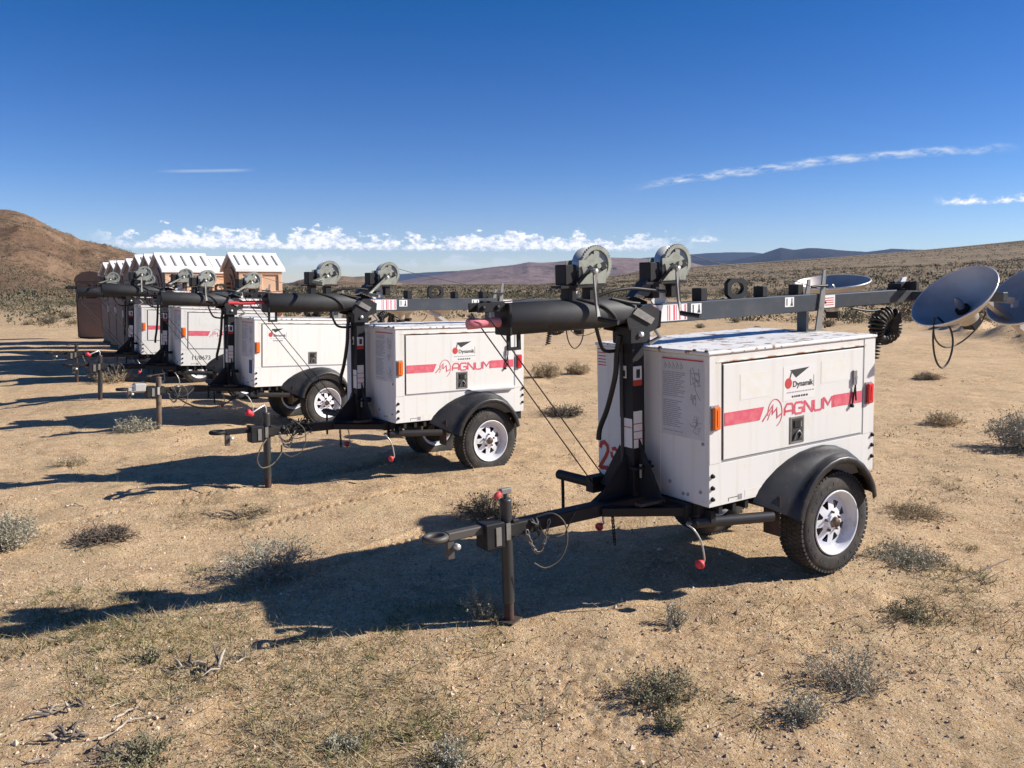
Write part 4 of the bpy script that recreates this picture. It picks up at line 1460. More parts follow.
    # marker lights
    for (a, b, z0, z1, m_, nm) in ((-.012, -.078, 1.098, 1.240, AMBER, 'marker_light'), (-1.492, -1.560, 1.100, 1.240, REDREF, 'marker_light')):
        mb = MB()
        mb.box(a, b, HW + .004, HW + .010, z0 - .006, z1 + .006, GREYINK)
        mb.box(a - .003, b + .003, HW + .010, HW + .034, z0, z1, m_, None, .008)
        mb.box(a + (.022 if a < -1 else -.022) * -1 * 0 - .028, a - .034, HW + .033, HW + .037, z0 + .02, z1 - .02, m_)
        mb.build(nm, body, 'mk' + m_.name)
    instruction_sheet(body)
    if near or idx == 1:
        mb = MB()
        fr = front_frame(.0035)
        mb.prism([(-.530, 1.40), (-.425, 1.40), (-.425, 1.545), (-.530, 1.545)], fr, .001, LABELW)
        for z_ in (1.525, 1.500, 1.478, 1.455, 1.435, 1.415):
            mb.prism([(-.522, z_), (-.435, z_), (-.435, z_ + .007), (-.522, z_ + .007)], front_frame(.005), .0007, REDL)
        mb.build('warning_label', body, 'redlines')
    if near:
        mb = MB().use(SPRAY)
        fr = front_frame(.0045)
        mb.stroke([(-.515, .825), (-.500, .862), (-.465, .872), (-.432, .850), (-.428, .815), (-.455, .770), (-.500, .715), (-.520, .690), (-.500, .684), (-.470, .690), (-.440, .688), (-.425, .700)], .030, fr, .0008)
        mb.stroke([(-.385, .835), (-.350, .845), (-.322, .825), (-.325, .785), (-.355, .770), (-.385, .785), (-.392, .815)], .026, fr, .0008)
        mb.stroke([(-.322, .810), (-.318, .760), (-.345, .715), (-.38, .705)], .026, fr, .0008)
        mb.build('spray_painted_number', body)
    if v.get('blue'):
        mb = MB()
        mb.prism([(.37, .80), (.47, .80), (.47, .99), (.37, .99)], front_frame(.0015), .001, BLUEL)
        mb.build('blue_label', body)
    if v.get('number'):
        mb = MB()
        vs, fs = text_mesh(v['number'], .098, lambda a, b, w: (-.165 - a, HW + .004 + w, .715 + b), INK, .0005, 1.0)
        mb.add(vs, fs, INK)
        mb.build('stencilled_number', body)
    # small labels low on the skirt
    mb = MB()
    fr = door_frame(HW + .003)
    if v.get('small', 'strip') == 'strip':
        mb.prism([(.165, .648), (.275, .648), (.275, .652), (.165, .652)], fr, .001, INK)
        mb.prism([(.165, .630), (.169, .630), (.169, .652), (.165, .652)], fr, .001, INK)
        mb.prism([(.250, .628), (.285, .628), (.285, .662), (.250, .662)], fr, .0016, GREYINK)
        mb.prism([(.31, .630), (.47, .630), (.47, .680), (.31, .680)], fr, .001, GHOST)
    else:
        mb = MB()
        fr = door_frame(yd)
        mb.prism([(.175, .935), (.40, .935), (.40, 1.02), (.175, 1.02)], fr, .001, GHOST)
        mb.prism([(.20, .955), (.375, .955), (.375, 1.0), (.20, 1.0)], fr, .0014, LABELW)
    mb.build('rating_label', body, 'small' + v.get('small', 'strip'))
    # ---- running gear
    for s in (1, -1):
        wheel(root, s, '')
        fender(root, s)
        outrigger(root, s, True, v.get('whiteknob', False))
        mb = MB()
        pts = [(-.50, .625), (-.50, .40), (-.53, .355), (-.60, .345), (-.63, .38), (-.63, .60), (-.60, .63)]
        mb.box(-.545, -.537, s * .49, s * .625, .35, .615, DKRUST, None, .003)
        mb.build('mud_plate', root, 'mud%d' % s)
    mb = MB().use(BLACK)
    for s in (1, -1):
        mb.box(-1.55, .0, s * .40, s * .44, .545, .612, BLACK)
        for fx in (-.10, -.22, -.33, -.45):
            mb.box(fx - .03, fx, s * .44, s * .525, .555, .612, BLACK)
    mb.box(-.06, .05, -.40, .395, .530, .612, BLACK, None, .004)
    mb.box(-1.58, -1.50, -.52, .52, .530, .612, BLACK)
    mb.tube([(-AX, -.50, RW), (-AX, .50, RW)], .032, 12, BLACK)
    mb.box(-1.45, -.15, -.40, .40, .57, .612, DARKIN)
    for s in (1, -1):
        mb.tube([(-1.40, s * .41, .50), (-1.06, s * .41, .40), (-.72, s * .41, .50)], .022, 8, BLACK)
    # sloping side rails of the A frame
    for s in (1, -1):
        mb.tube([(.02, s * .36, .565), (.44, s * .05, .565)], .038, 4, BLACK, smooth=False)
    mb.box(.10, .30, .20, .26, .612, .630, DKRUST)
    mb.build('chassis', root, 'chassis')
    mb = MB().use(BLACK)
    mb.box(-.05, 1.20, -.050, .050, .530, .610, BLACK, None, .006)
    mb.box(1.17, 1.30, -.062, .062, .480, .635, BLACK, None, .006)
    mb.box(1.20, 1.235, .062, .068, .50, .61, GREYST)
    mb.box(1.13, 1.16, .050, .060, .52, .62, ZINC if v.get('white_coupler') else GREYST)
    mb.box(1.28, 1.53, -.028, .028, .575, .625, ZINC if v.get('white_coupler') else (EYEM if near else BLACK), None, .006)
    if v.get('white_coupler'):
        mb.box(1.30, 1.46, -.06, .06, .56, .68, ZINC, None, .02)
    mb.box(1.49, 1.53, -.02, .02, .47, .58, EYEM)
    mb.lathe([(0, .03), (.018, .03), (.018, 0)], (1.48, .02, .54), (0, 1, 0), 10, ZINC)
    t = mb.build('tongue', root, 'tongue%d%d' % (bool(v.get('white_coupler')), near))
    mb = MB()
    ring = [(1.60 + .062 * math.cos(2 * PI * k / 20), .055 * math.sin(2 * PI * k / 20), .605) for k in range(21)]
    mb.tube(ring, .019, 10, EYEM if near else BLACK, caps=False)
    mb.build('hitch_eye', t, 'eye%d' % near)
    # safety chains and plug cable hanging from the tongue
    mb = MB()
    def chain(a, b, sag, n, m_):
        nonlocal mb
        a, b = Vector(a), Vector(b)
        for i in range(n):
            t0 = (i + .5) / n
            p = a.lerp(b, t0) + Vector((0, 0, -sag * 4 * t0 * (1 - t0)))
            q_ = a.lerp(b, t0 + .02) + Vector((0, 0, -sag * 4 * (t0 + .02) * (1 - t0 - .02)))
            d_ = (q_ - p).normalized()
            s_ = d_.cross(Vector((0, 1, .2))).normalized()
            if i % 2: s_ = d_.cross(s_)
            l_ = .019; w2 = .010
            loop = [p + d_ * (l_ * math.cos(2 * PI * k / 8)) + s_ * (w2 * math.sin(2 * PI * k / 8)) for k in range(9)]
            mb.tube(loop, .0035, 5, m_, caps=False)
    chain((1.02, .06, .56), (.86, .07, .60), v.get('sag', .17), 17, GREYST)
    mb.build('safety_chain', t, 'chain%.2f' % v.get('sag', .17))
    mb = MB()
    chain((1.00, -.06, .56), (.80, -.05, .58), .13, 15, GREYST)
    mb.build('safety_chain', t, 'chainb')
    mb = MB()
    chain((.40, .10, .56), (.40, .12, .36), .0, 10, BLACK)
    mb.build('safety_chain', t, 'chainc')
    if v.get('longchain'):
        mb = MB()
        chain((1.02, .06, .58), (.15, .35, .50), .22, 60, CABLE)
        mb.build('safety_chain', t)
    mb = MB()
    mb.cable([(.94, .05, .62), (.86, .10, .64), (.80, .14, .58), (.79, .15, .46), (.84, .14, .36), (.93, .12, .32), (1.0, .10, .36)], .0045, 6, WIREY)
    mb.cable([(.94, .05, .62), (.90, .09, .50), (.80, .12, .50), (.74, .09, .53), (.62, .03, .62)], .0045, 6, WIREY)
    for k in range(6):
        mb.tube([(.93 + .01 * k, .055, .60 + .01 * (k % 3)), (.95, .075 + .003 * k, .58 - .012 * k), (.99 - .006 * k, .06, .60)], .006, 6, CABLE)
    if v.get('loop'):
        mb.cable([(1.14, .03, .50), (1.22, .10, .44), (1.27, .12, .33), (1.22, .10, .24), (1.10, .06, .25), (1.00, .03, .34), (.98, 0, .42)], .007, 8, WIREY)
        rr = random.Random(3)
        for k in range(14):
            a = [(.78 + rr.uniform(-.1, .16), rr.uniform(-.02, .12), .60 + rr.uniform(-.09, .09)) for _ in range(4)]
            mb.tube(a, .006, 5, CABLE)
    mb.build('plug_cable', t, 'plug%d' % bool(v.get('loop')))
    jack(root, v.get('post', 'dark'), v.get('crank', 'stub'))
    # swivel arm of the far front leg
    mb = MB()
    mb.tube([(.12, -.42, .60), (.12, -.86, .585)], .036, 12, BLACK)
    mb.tube([(.12, -.82, .56), (.12, -.82, .33)], .012, 8, BLACK)
    mb.box(.06, .18, -.46, -.38, .55, .66, BLACK)
    mb.build('outrigger', root, 'farout')
    # ---- mast column
    mb = MB().use(BLACK)
    mb.box(.070, .170, -.095, .040, .60, 1.62, BLACK, None, .004)
    for s in (1, -1):
        fr = lambda u, w_, t_: (.115 + t_, u - .03, w_)
        mb.prism([(s * .05, 1.02), (s * .30, .612), (s * .05, .612)] if s > 0 else [(s * .05, 1.02), (s * .05, .612), (s * .34, .612)], fr, .012)
    mb.prism([(.15, .90), (.42, .612), (.15, .612)], lambda u, w_, t_: (u, -.034 + t_, w_), .012)
    mb.tube([(.175, -.06, 1.60), (.175, -.06, .70)], .012, 8, CHAR)
    mb.box(-.0, .08, -.08, .02, .78, .82, BLACK)
    mb.box(.05, .20, .04, .10, .80, .815, BLACK)
    mb.tube([(.14, .075, .83), (.14, .075, .74)], .010, 8, GREYST)
    col = mb.build('mast_column', root, 'column')
    mb = MB()
    mb.box(.095, .165, .040, .0415, 1.36, 1.46, LABELW)
    mb.box(.094, .166, .040, .0425, 1.335, 1.372, SPRAY)
    mb.box(.110, .140, .0415, .0425, 1.385, 1.44, INK)
    mb.build('warning_label', col, 'cl1')
    mb = MB()
    mb.box(.095, .166, .040, .0412, .93, 1.17, LABELW)
    for z_ in (.985, 1.035, 1.085):
        mb.box(.095, .166, .0411, .0422, z_, z_ + .006, REDL)
    mb.build('warning_label', col, 'cl2')
    mb = MB()
    mb.box(.170, .171, -.085, -.02, 1.38, 1.46, LABELW)
    mb.box(.1708, .172, -.075, -.03, 1.39, 1.43, INK)
    mb.build('warning_label', col, 'cl3')
    mb = MB()
    mb.box(.170, .171, -.09, .03, .93, 1.12, LABELW)
    mb.box(.1708, .172, -.085, .025, 1.06, 1.066, REDL)
    mb.build('warning_label', col, 'collabel')
    mb = MB()
    mb.cable([(.22, -.02, 1.66), (.225, -.045, 1.55), (.225, -.06, 1.42), (.22, -.105, 1.30), (.215, -.17, 1.16), (.215, -.245, 1.03), (.215, -.262, .95)], .018, 10, CABLE)
    mb.cable([(.45, .03, 1.735), (.42, .02, 1.66), (.36, -.02, 1.585), (.28, -.06, 1.56), (.18, -.07, 1.56)], .012, 8, CABLE)
    mb.build('hose', root, 'hose')
    # ---- pivot
    mb = MB().use(BLACK)
    mb.box(.045, .215, -.105, .075, 1.605, 1.720, BLACK, None, .008)
    mb.lathe([(0, .016), (.016, .016), (.018, 0)], (.13, .075, 1.665), (0, 1, 0), 12, ZINC)
    mb.prism([(.24, 1.77), (.22, 1.70), (.10, 1.66), (-.04, 1.70), (-.05, 1.80), (.04, 1.85), (.12, 1.84)], lambda u, w_, t_: (u, .064 + t_, w_), .010, BLACK)
    mb.prism([(.30, 1.84), (.30, 1.70), (.10, 1.66), (-.06, 1.70), (-.06, 1.86), (.05, 1.90)], lambda u, w_, t_: (u, -.085 + t_, w_), .010, BLACK)
    mb.prism([(.16, 1.835), (.20, 1.80), (.05, 1.725), (.02, 1.76)], lambda u, w_, t_: (u, .074 + t_, w_), .014, GREYST)
    mb.tube([(-.03, .02, 1.70), (-.10, .0, 1.63), (-.02, -.02, 1.59)], .016, 8, GREYST)
    mb.build('pivot_bracket', root, 'pivot')
    # ---- big tube
    mb = MB()
    zc = 1.813
    mb.lathe([(.0, 1.105), (.084, 1.105), (.094, 1.095), (.094, .44), (.093, .33), (.078, .20), (.062, .14), (0, .14)], (0, 0, zc), (1, 0, 0), 36, CHAR)
    tu = mb.build('mast_tube', root, 'tube')
    mb = MB().use(BLACK)
    mb.box(1.090, 1.112, -.082, .082, 1.722, 1.908, BLACK, None, .006)
    mb.box(1.118, 1.300, -.055, -.043, 1.862, 1.915, BLACK, None, .003)
    mb.box(1.118, 1.300, .043, .055, 1.862, 1.915, BLACK, None, .003)
    mb.box(1.20, 1.222, -.055, .055, 1.865, 1.925, BLACK, None, .003)
    for bx in (1.17, 1.265):
        mb.lathe([(0, .010), (.013, .010), (.013, 0)], (bx, .055, 1.888), (0, 1, 0), 8, BLACK)
    fr = lambda u, w_, t_: (1.045 + u, .0 + t_, w_)
    mb.stroke([(-.040, 1.725), (-.040, 1.640), (.030, 1.640), (.030, 1.725)], .018, fr, .020)
    mb.build('end_plate', tu, 'endplate')
    mb = MB()
    mb.cable([(.62, -.0, 1.905), (.55, .05, 1.895), (.44, .085, 1.86), (.36, .092, 1.80), (.33, .08, 1.755)], .012, 8, BLACK)
    mb.cable([(.42, .0, 1.915), (.30, .02, 1.945), (.16, .03, 1.955), (.02, .04, 1.94), (-.10, .06, 1.925)], .011, 8, CABLE)
    mb.tube([(.34, .05, 1.90), (.22, .075, 1.87), (.14, .08, 1.86)], .010, 8, CABLE)
    mb.build('hose', tu, 'tubehose')
    if v.get('pink'):
        mb = MB()
        if v['pink'] == 'roll':
            mb.tube([(1.34, 0, 1.800), (1.335, 0, 1.800), (1.27, 0, 1.800), (1.225, 0, 1.800), (1.18, 0, 1.800), (1.13, 0, 1.800)], [.022, .031, .030, .024, .029, .030], 14, PINK)
        else:
            mb.tube([(1.46, 0, 1.815), (1.30, 0, 1.815), (1.12, 0, 1.82)], [.015, .02, .018], 10, REDKNOB)
        mb.build('pink_foam_sleeve' if v['pink'] == 'roll' else 'red_sleeve', tu)
    # ---- folded mast beam
    mb = MB().use(BEAM)
    z0, z1 = 1.722, 1.848
    mb.box(-1.62, .10, -.058, .058, z0, z1, BEAM, None, .006)
    mb.box(-2.78, -1.60, -.048, .048, z0 + .010, z1 - .010, BEAM, None, .006)
    beam = mb.build('mast_beam', root, 'beam')
    for (bx, w_, h_) in ((-.455, .06, .085), (-1.045, .05, .075), (-1.42, .062, .075)):
        mb = MB().use(BLACK)
        mb.box(bx - w_ / 2, bx + w_ / 2, -.045, .045, z1 + .001, z1 + h_, BLACK, None, .004)
        mb.build('guide_block', beam, 'blk%.2f' % bx)
    mb = MB().use(BLACK)                                 # ring bracket
    n = 24
    outer = []
    for k in range(n):
        a = 2 * PI * k / n
        c_, s_ = math.cos(a), math.sin(a)
        m_ = max(abs(c_), abs(s_), (abs(c_) + abs(s_)) * .62)
        outer.append((.095 * c_ / m_, .068 * s_ / m_))
    vs, fs = [], []
    for y_ in (-.012, .022):
        for k in range(n):
            a = 2 * PI * k / n
            vs.append((-.795 + outer[k][0], y_, 1.918 + outer[k][1]))
            vs.append((-.795 + .062 * math.cos(a), y_, 1.918 + .043 * math.sin(a)))
    for k in range(n):
        j_ = (k + 1) % n
        a0, b0, a1, b1 = 2 * k, 2 * k + 1, 2 * j_, 2 * j_ + 1
        o = 2 * n
        fs += [(a0, a1, b1, b0), (o + a0, o + b0, o + b1, o + a1), (a0, o + a0, o + a1, a1), (b0, b1, o + b1, o + b0)]
    mb.add(vs, fs, BLACK)
    mb.build('ring_bracket', beam, 'ringb')
    mb = MB()
    fr = door_frame(.0585)
    mb.prism([(-.065, z0 + .012), (.285, z0 + .012), (.285, z1 - .008), (-.065, z1 - .008)], fr, .001, LABELW)
    f1 = door_frame(.0597)
    for u, w_ in ((-.045, .008), (-.030, .006), (.0, .014), (.028, .006), (.112, .006), (.128, .008), (.165, .014), (.190, .004), (.215, .012), (.262, .014)):
        mb.prism([(u, z0 + .016), (u + w_, z0 + .016), (u + w_, z1 - .012), (u, z1 - .012)], f1, .0006, STRIPE)
    mb.build('warning_label', beam, 'beamlabel_a')
    for (a, b) in ((.320, .415), (1.235, 1.330)):
        mb = MB()
        mb.prism([(a, z0 + .045), (b, z0 + .045), (b, z1 - .012), (a, z1 - .012)], fr, .001, LABELW)
        mb.prism([(a + .015, z0 + .055), (a + .025, z0 + .055), (a + .025, z1 - .02), (a + .015, z1 - .02)], f1, .0006, INK)
        mb.prism([(a + .055, z0 + .052), (a + .085, z0 + .052), (a + .078, z0 + .080), (a + .078, z1 - .02), (a + .068, z1 - .02), (a + .066, z0 + .075)], f1, .0006, INK)
        mb.build('warning_label', beam, 'beamlabel_%.2f' % a)
    mb = MB()
    f2 = door_frame(.0485)
    mb.prism([(1.66, z0 + .018), (1.80, z0 + .018), (1.80, z1 - .016), (1.66, z1 - .016)], f2, .001, LABELW)
    for z_ in (z0 + .035, z0 + .052, z0 + .068, z0 + .085):
        mb.prism([(1.685, z_), (1.785, z_), (1.785, z_ + .006), (1.685, z_ + .006)], door_frame(.0497), .0006, REDL)
    mb.build('warning_label', beam, 'beamlabel')
    # cradle standing on the roof
    mb = MB()
    mb.box(-1.500, -1.470, -.03, .055, 1.575, 1.722, BEAM, None, .003)
    mb.prism([(1.555, 1.575), (1.62, 1.575), (1.655, 1.80), (1.660, 2.02), (1.635, 2.02), (1.605, 1.83)], door_frame(.061), .012, GREYST)
    mb.prism([(1.555, 1.575), (1.62, 1.575), (1.655, 1.80), (1.660, 1.95), (1.635, 1.95), (1.605, 1.83)], door_frame(-.075), .012, GREYST)
    mb.box(-1.66, -1.44, -.09, .09, 1.575, 1.580, GREYST)
    mb.tube([(-1.655, .09, 1.905), (-1.56, .085, 1.905), (-1.50, .075, 1.90)], .010, 8, CABLE)
    for z_ in (1.60, 1.66, 1.72, 1.78):
        mb.lathe([(0, .008), (.009, .008), (.009, 0)], (-1.665, .065, z_), (0, 1, 0), 6, BLACK)
    mb.build('mast_cradle', root, 'cradle')
    cr = v.get('cranks', (0, 0))
    winch(root, .480, cr[0], v.get('short', False))
    winch(root, -.185, cr[1])
    mb = MB()                                            # white pulley behind the second winch, braces
    mb.lathe([(0, .0), (.075, .0), (.075, .012), (0, .012)], (-.11, -.03, 1.905), (0, 1, 0), 20, LABELW, smooth=False)
    mb.prism([(.14, 1.90), (.02, 1.90), (-.12, 2.04), (-.04, 2.06)], lambda u, w_, t_: (u, -.055 + t_, w_), .08, BEAM)
    mb.build('pulley', root, 'pulley')
    mb = MB()
    wire = []
    for k in range(9):
        t_ = k / 8
        wire.append((.60 + (1.25 - .60) * t_, .03, 2.02 - .10 * t_ - .04 * math.sin(t_ * PI)))
    mb.tube(wire, .0035, 6, CABLE)
    mb.tube([(-.22, 0, 2.19), (-.6, 0, 2.10), (-1.2, 0, 2.0), (-1.75, 0, 1.86)], .003, 5, CABLE)
    mb.tube([(1.25, .060, 1.855), (.22, -.20, .70)], .0040, 6, CABLE)
    mb.tube([(1.28, -.058, 1.855), (.24, -.28, .63)], .0040, 6, CABLE)
    mb.build('steel_cable', root, 'cables')
    # ---- lamp bar with four flood lamps
    zl = v.get('lampz', 1.80)
    up = v.get('lamps_up', True)
    mb = MB()
    mb.box(-2.83, -2.76, -.70, .78, 1.745, 1.815, BEAM, None, .005)
    for y_ in (.07, .12, -.07):
        mb.box(-2.70, -2.66, y_ - .02, y_ + .03, 1.83, 1.90, BLACK, None, .003)
    mb.box(-2.78, -2.60, -.06, .06, 1.845, 1.885, BLACK)
    for (a, b) in (((-2.8, .60, 1.78), (-3.40, .70, 1.42)), ((-2.8, .55, 1.78), (-3.05, .70, 1.74))):
        a, b = Vector(a), Vector(b)
        mb.tube([a, b], .035, 4, SHELL, smooth=False)
    mb.box(-3.25, -3.17, .62, .64, 1.68, 1.735, LABELW)
    mb.prism([(2.83, 1.89), (2.86, 1.925), (2.92, 1.93), (2.90, 1.90), (2.96, 1.865), (2.94, 1.845)], door_frame(-.12), .02, LABELW)
    mb.prism([(2.72, 1.83), (2.78, 1.89), (2.88, 1.895), (2.93, 1.83)], door_frame(-.16), .12, BEAM)
    mb.build('lamp_bar', root, 'lampbar')
    if up:
        nn = (.17, .10, .975)
        for k, c_ in enumerate(((-2.36, .55, zl), (-3.15, .50, zl - .02), (-2.40, -.50, zl), (-3.2, -.50, zl))):
            lamp(root, c_, nn, 'u%d_%.2f' % (k, zl), .60)
    else:
        lamp(root, (-2.36, .64, 1.805), (.643, -.144, .75), 'n0', .62)
        lamp(root, (-3.16, .80, 1.80), (.643, -.144, .75), 'n1', .70)
        lamp(root, (-2.45, -.475, 1.905), (.14, .07, .985), 'n2', .60)
    # curly cable
    mb = MB()
    def pf(t):
        a = R_(100) + R_(330) * t
        return Vector((-2.47, .0 + .105 * math.cos(a) * 1.0, 1.56 + .105 * math.sin(a))) + Vector((-.03 * math.cos(a) * 0, 0, 0))
    def pf2(t):
        a = R_(75) - R_(330) * t
        return Vector((-2.47 + (.115 + .02 * math.sin(2.3 * a)) * math.cos(a), .02 + .03 * math.sin(a), 1.555 + .105 * math.sin(a)))
    pts = []
    N = 26 * 12
    for i in range(N + 1):
        t = i / N
        p = pf2(t)
        a = R_(75) - R_(330) * t
        rad = Vector((math.cos(a), 0, math.sin(a)))
        ph = 2 * PI * 26 * t
        am = .050 + .012 * math.sin(11 * t)
        pts.append(p + rad * am * math.cos(ph) + Vector((0, 1, 0)) * am * math.sin(ph))
    mb.tube(pts, .0105, 6, CABLE)
    pts = []
    for i in range(61):
        t = i / 60
        ph = 2 * PI * 6 * t
        pts.append(Vector((-2.40 + .03 * t + .026 * math.cos(ph), .026 * math.sin(ph), 1.45 - .16 * t)))
    mb.tube(pts, .0075, 6, CABLE)
    mb.cable([(-2.0, .05, 1.72), (-2.2, .06, 1.69), (-2.40, .03, 1.69)], .009, 6, CABLE)
    mb.build('coiled_cable', root, 'coil')
    mb = MB()
    mb.cable([(-2.13, .64, 1.66), (-2.12, .64, 1.50), (-2.16, .64, 1.36), (-2.24, .64, 1.29), (-2.33, .64, 1.34), (-2.37, .64, 1.46), (-2.33, .64, 1.57), (-2.24, .64, 1.62), (-2.17, .64, 1.66)], .007, 8, CABLE)
    mb.cable([(-2.18, .60, 1.66), (-2.20, .60, 1.52), (-2.30, .60, 1.44), (-2.44, .60, 1.43), (-2.62, .60, 1.48), (-2.80, .60, 1.58), (-2.86, .60, 1.66)], .006, 8, WIREY)
    mb.build('lamp_cable', root, 'lampcable')
    return root

TV = [
 ('nearest white light tower trailer, red spray-painted number on its front, round lamps at right',
  dict(dyn='mid', lamps_up=False, pink='roll', ghost=[(.26, .53, 1.255, 1.415), (1.02, 1.31, 1.285, 1.43)])),
 ('second light tower trailer from the camera, red band, grey deflector strip over its wheel',
  dict(dyn='mid', scoop=True, post='grey2', crank='bent', cranks=(R_(72), R_(52)), short=True, pink='bar', loop=True, lampz=1.74, rods=True)),
 ('third light tower trailer, plain white door without red band, small company sign upper left',
  dict(stripe=False, dyn='left', small='door', lock=-.89, rods=False, blue=True, post='brown', crank='tee', cranks=(0, R_(60)), longchain=True, white_coupler=True, lampz=1.82)),
 ('light tower trailer with black stencilled number under its red band, fourth from the camera',
  dict(dyn=None, number='11/8673', post='dark', crank='bent', cranks=(0, R_(62)), ghost=[(.30, .80, 1.28, 1.42)], whiteknob=True, lampz=1.82)),
 ('farthest light tower trailer, half hidden, in front of the brown portable toilets',
  dict(dyn=None, post='dark', crank='tee', cranks=(R_(70), R_(60)), lampz=1.82)),
]
for i, (q, (lab, v)) in enumerate(zip(TR, TV)):
    if v.get('post') == 'grey2': v['post'] = 'dark'
    make_trailer(i, q, lab, v)
# ------------------------------------------------------------------ portable toilets
def toilet(loc, yaw, label, group='portable toilets in a row behind the trailers'):
    W2, LN, EV, PK = .55, .98, 2.36, 2.69
    root = empty('portable_toilet', loc, (0, 0, yaw))
    tag(root, label, 'portable toilet', group)
    mb = MB().use(TAN)
    mb.box(0, LN, -W2, W2, .12, EV, TAN, None, .02)
    for s in (1, -1):
        y0, y1 = (s * W2, s * (W2 + .035))
        for (a, b) in ((0.0, .09), (LN - .09, LN), (.45, .53)):
            mb.box(a, b, y0, y1, .13, EV - .02, TAN, None, .008)
        mb.box(.0, LN, y0, s * (W2 + .040), EV - .16, EV - .03, TAN, None, .008)
        mb.box(.0, LN, y0, s * (W2 + .033), 1.78, 1.84, TAN, None, .008)
        mb.box(.0, LN, y0, s * (W2 + .033), .12, .26, TAN, None, .008)
        mb.box(.20, .33, y0, s * (W2 + .02), 1.92, 2.02, TAN_SHADE, None, .008)
    mb.add([(0, -W2, EV), (0, W2, EV), (0, 0, PK - .03), (LN, -W2, EV), (LN, W2, EV), (LN, 0, PK - .03)], [(0, 2, 1), (3, 4, 5)], TAN_SHADE)
    mb.box(-.03, LN + .03, -W2 - .03, W2 + .03, .0, .12, BLACK)
    mb.build('cabin', root, 'wc_cabin')
    # door on the gable end
    mb = MB().use(TAN_SHADE)
    fr = lambda u, w_, t_: (-t_, -u, w_)
    mb.box(-.012, -.001, -W2 + .01, W2 - .01, .14, EV - .01, TAN_SHADE)  # covers the gable end in the brown that carries its shade
    arch = [(-.40, .16), (.40, .16), (.40, 1.95)] + [(.40 * math.cos(a), 1.95 + .42 * math.sin(a)) for a in [PI * k / 12 for k in range(1, 12)]] + [(-.40, 1.95)]
    mb.prism(arch, fr, .035)
    inner = [(-.27, 1.55), (.27, 1.55), (.27, 1.93)] + [(.27 * math.cos(a), 1.93 + .28 * math.sin(a)) for a in [PI * k / 12 for k in range(1, 12)]] + [(-.27, 1.93)]
    mb.prism(inner, lambda u, w_, t_: (-.036 - t_, -u, w_), .02)
    for k in range(5):
        mb.box(-.062, -.056, -.16, .16, 1.62 + .09 * k, 1.66 + .09 * k, DARKIN)
    mb.box(-.07, -.035, -.36, -.30, 1.10, 1.30, LABELW, None, .004)
    mb.box(-.052, -.035, -.30, .30, .30, 1.40, TAN_SHADE, None, .01)
    mb.build('door', root, 'wc_door')
    mb = MB().use(TROOF)
    ov = .075
    for s in (1, -1):
        ze = EV - .035
        a = Vector((0, s * (W2 + ov), ze)); b = Vector((0, 0, PK))
        vs, fs = [], []
        for x_ in (-.07, LN + .07):
            vs += [(x_, a.y, a.z), (x_, b.y, b.z), (x_, b.y, b.z - .03), (x_, a.y, a.z - .06)]
        fs = [(0, 4, 5, 1), (1, 5, 6, 2), (2, 6, 7, 3), (3, 7, 4, 0), (0, 1, 2, 3), (4, 7, 6, 5)]
        mb.add(vs, fs, TROOF)
        n = Vector((0, s * (PK - ze), (W2 + ov))).normalized()
        for k in range(5):
            x_ = .06 + k * (LN - .12) / 4
            p0 = a.lerp(b, .22) + n * .004; p1 = a.lerp(b, .84) + n * .004
            mb.add([(x_ - .016, p0.y, p0.z), (x_ + .016, p0.y, p0.z), (x_ + .016, p1.y, p1.z), (x_ - .016, p1.y, p1.z),
                    (x_ - .016, p0.y + n.y * .012, p0.z + n.z * .012), (x_ + .016, p0.y + n.y * .012, p0.z + n.z * .012), (x_ + .016, p1.y + n.y * .012, p1.z + n.z * .012), (x_ - .016, p1.y + n.y * .012, p1.z + n.z * .012)],
                   [(4, 5, 6, 7), (0, 1, 5, 4), (1, 2, 6, 5), (2, 3, 7, 6), (3, 0, 4, 7)], TSLOT)
    mb.box(-.07, LN + .07, -.03, .03, PK - .02, PK + .012, TROOF, None, .006)
    mb.build('roof', root, 'wc_roof')
    return root

def col_at(u, d):
    x = (u - 512) / CAM_F * d
    return (x, d, hz(x, d) - .02)
ROW = [(160.3, 19.4, 'nearest tan portable toilet of the row, whole sunlit side and white roof showing'),
       (150.3, 20.6, 'tan portable toilet directly behind the nearest one of the left-facing row'),
       (141.0, 21.8, 'third tan portable toilet in the left-facing row'),
       (132.0, 23.3, 'fourth tan portable toilet in the left-facing row, above a winch of the farthest trailer'),
       (123.0, 25.0, 'fifth tan portable toilet in the left-facing row'),
       (115.5, 26.8, 'sixth tan portable toilet, last but one of the peaked roofs'),
       (108.5, 28.8, 'last peaked white-roofed toilet of the row, next to the brown dome-topped one')]
yaws = [36, 36, 37, 38, 38, 39, 40]
for (u, d, lab), yw_ in zip(ROW, yaws):
    x, y, z = col_at(u, d)
    toilet((x, y, min(z, .05)), R_(yw_), lab)
x, y, z = col_at(233, 19.9)
toilet((x, y, z), R_(34), 'tan portable toilet standing apart to the right of the row, panelled sunlit side')
x, y, z = col_at(207, 22.3)
toilet((x, y, z), R_(36), 'tan portable toilet half hidden between the two front ones, only its white roof showing')

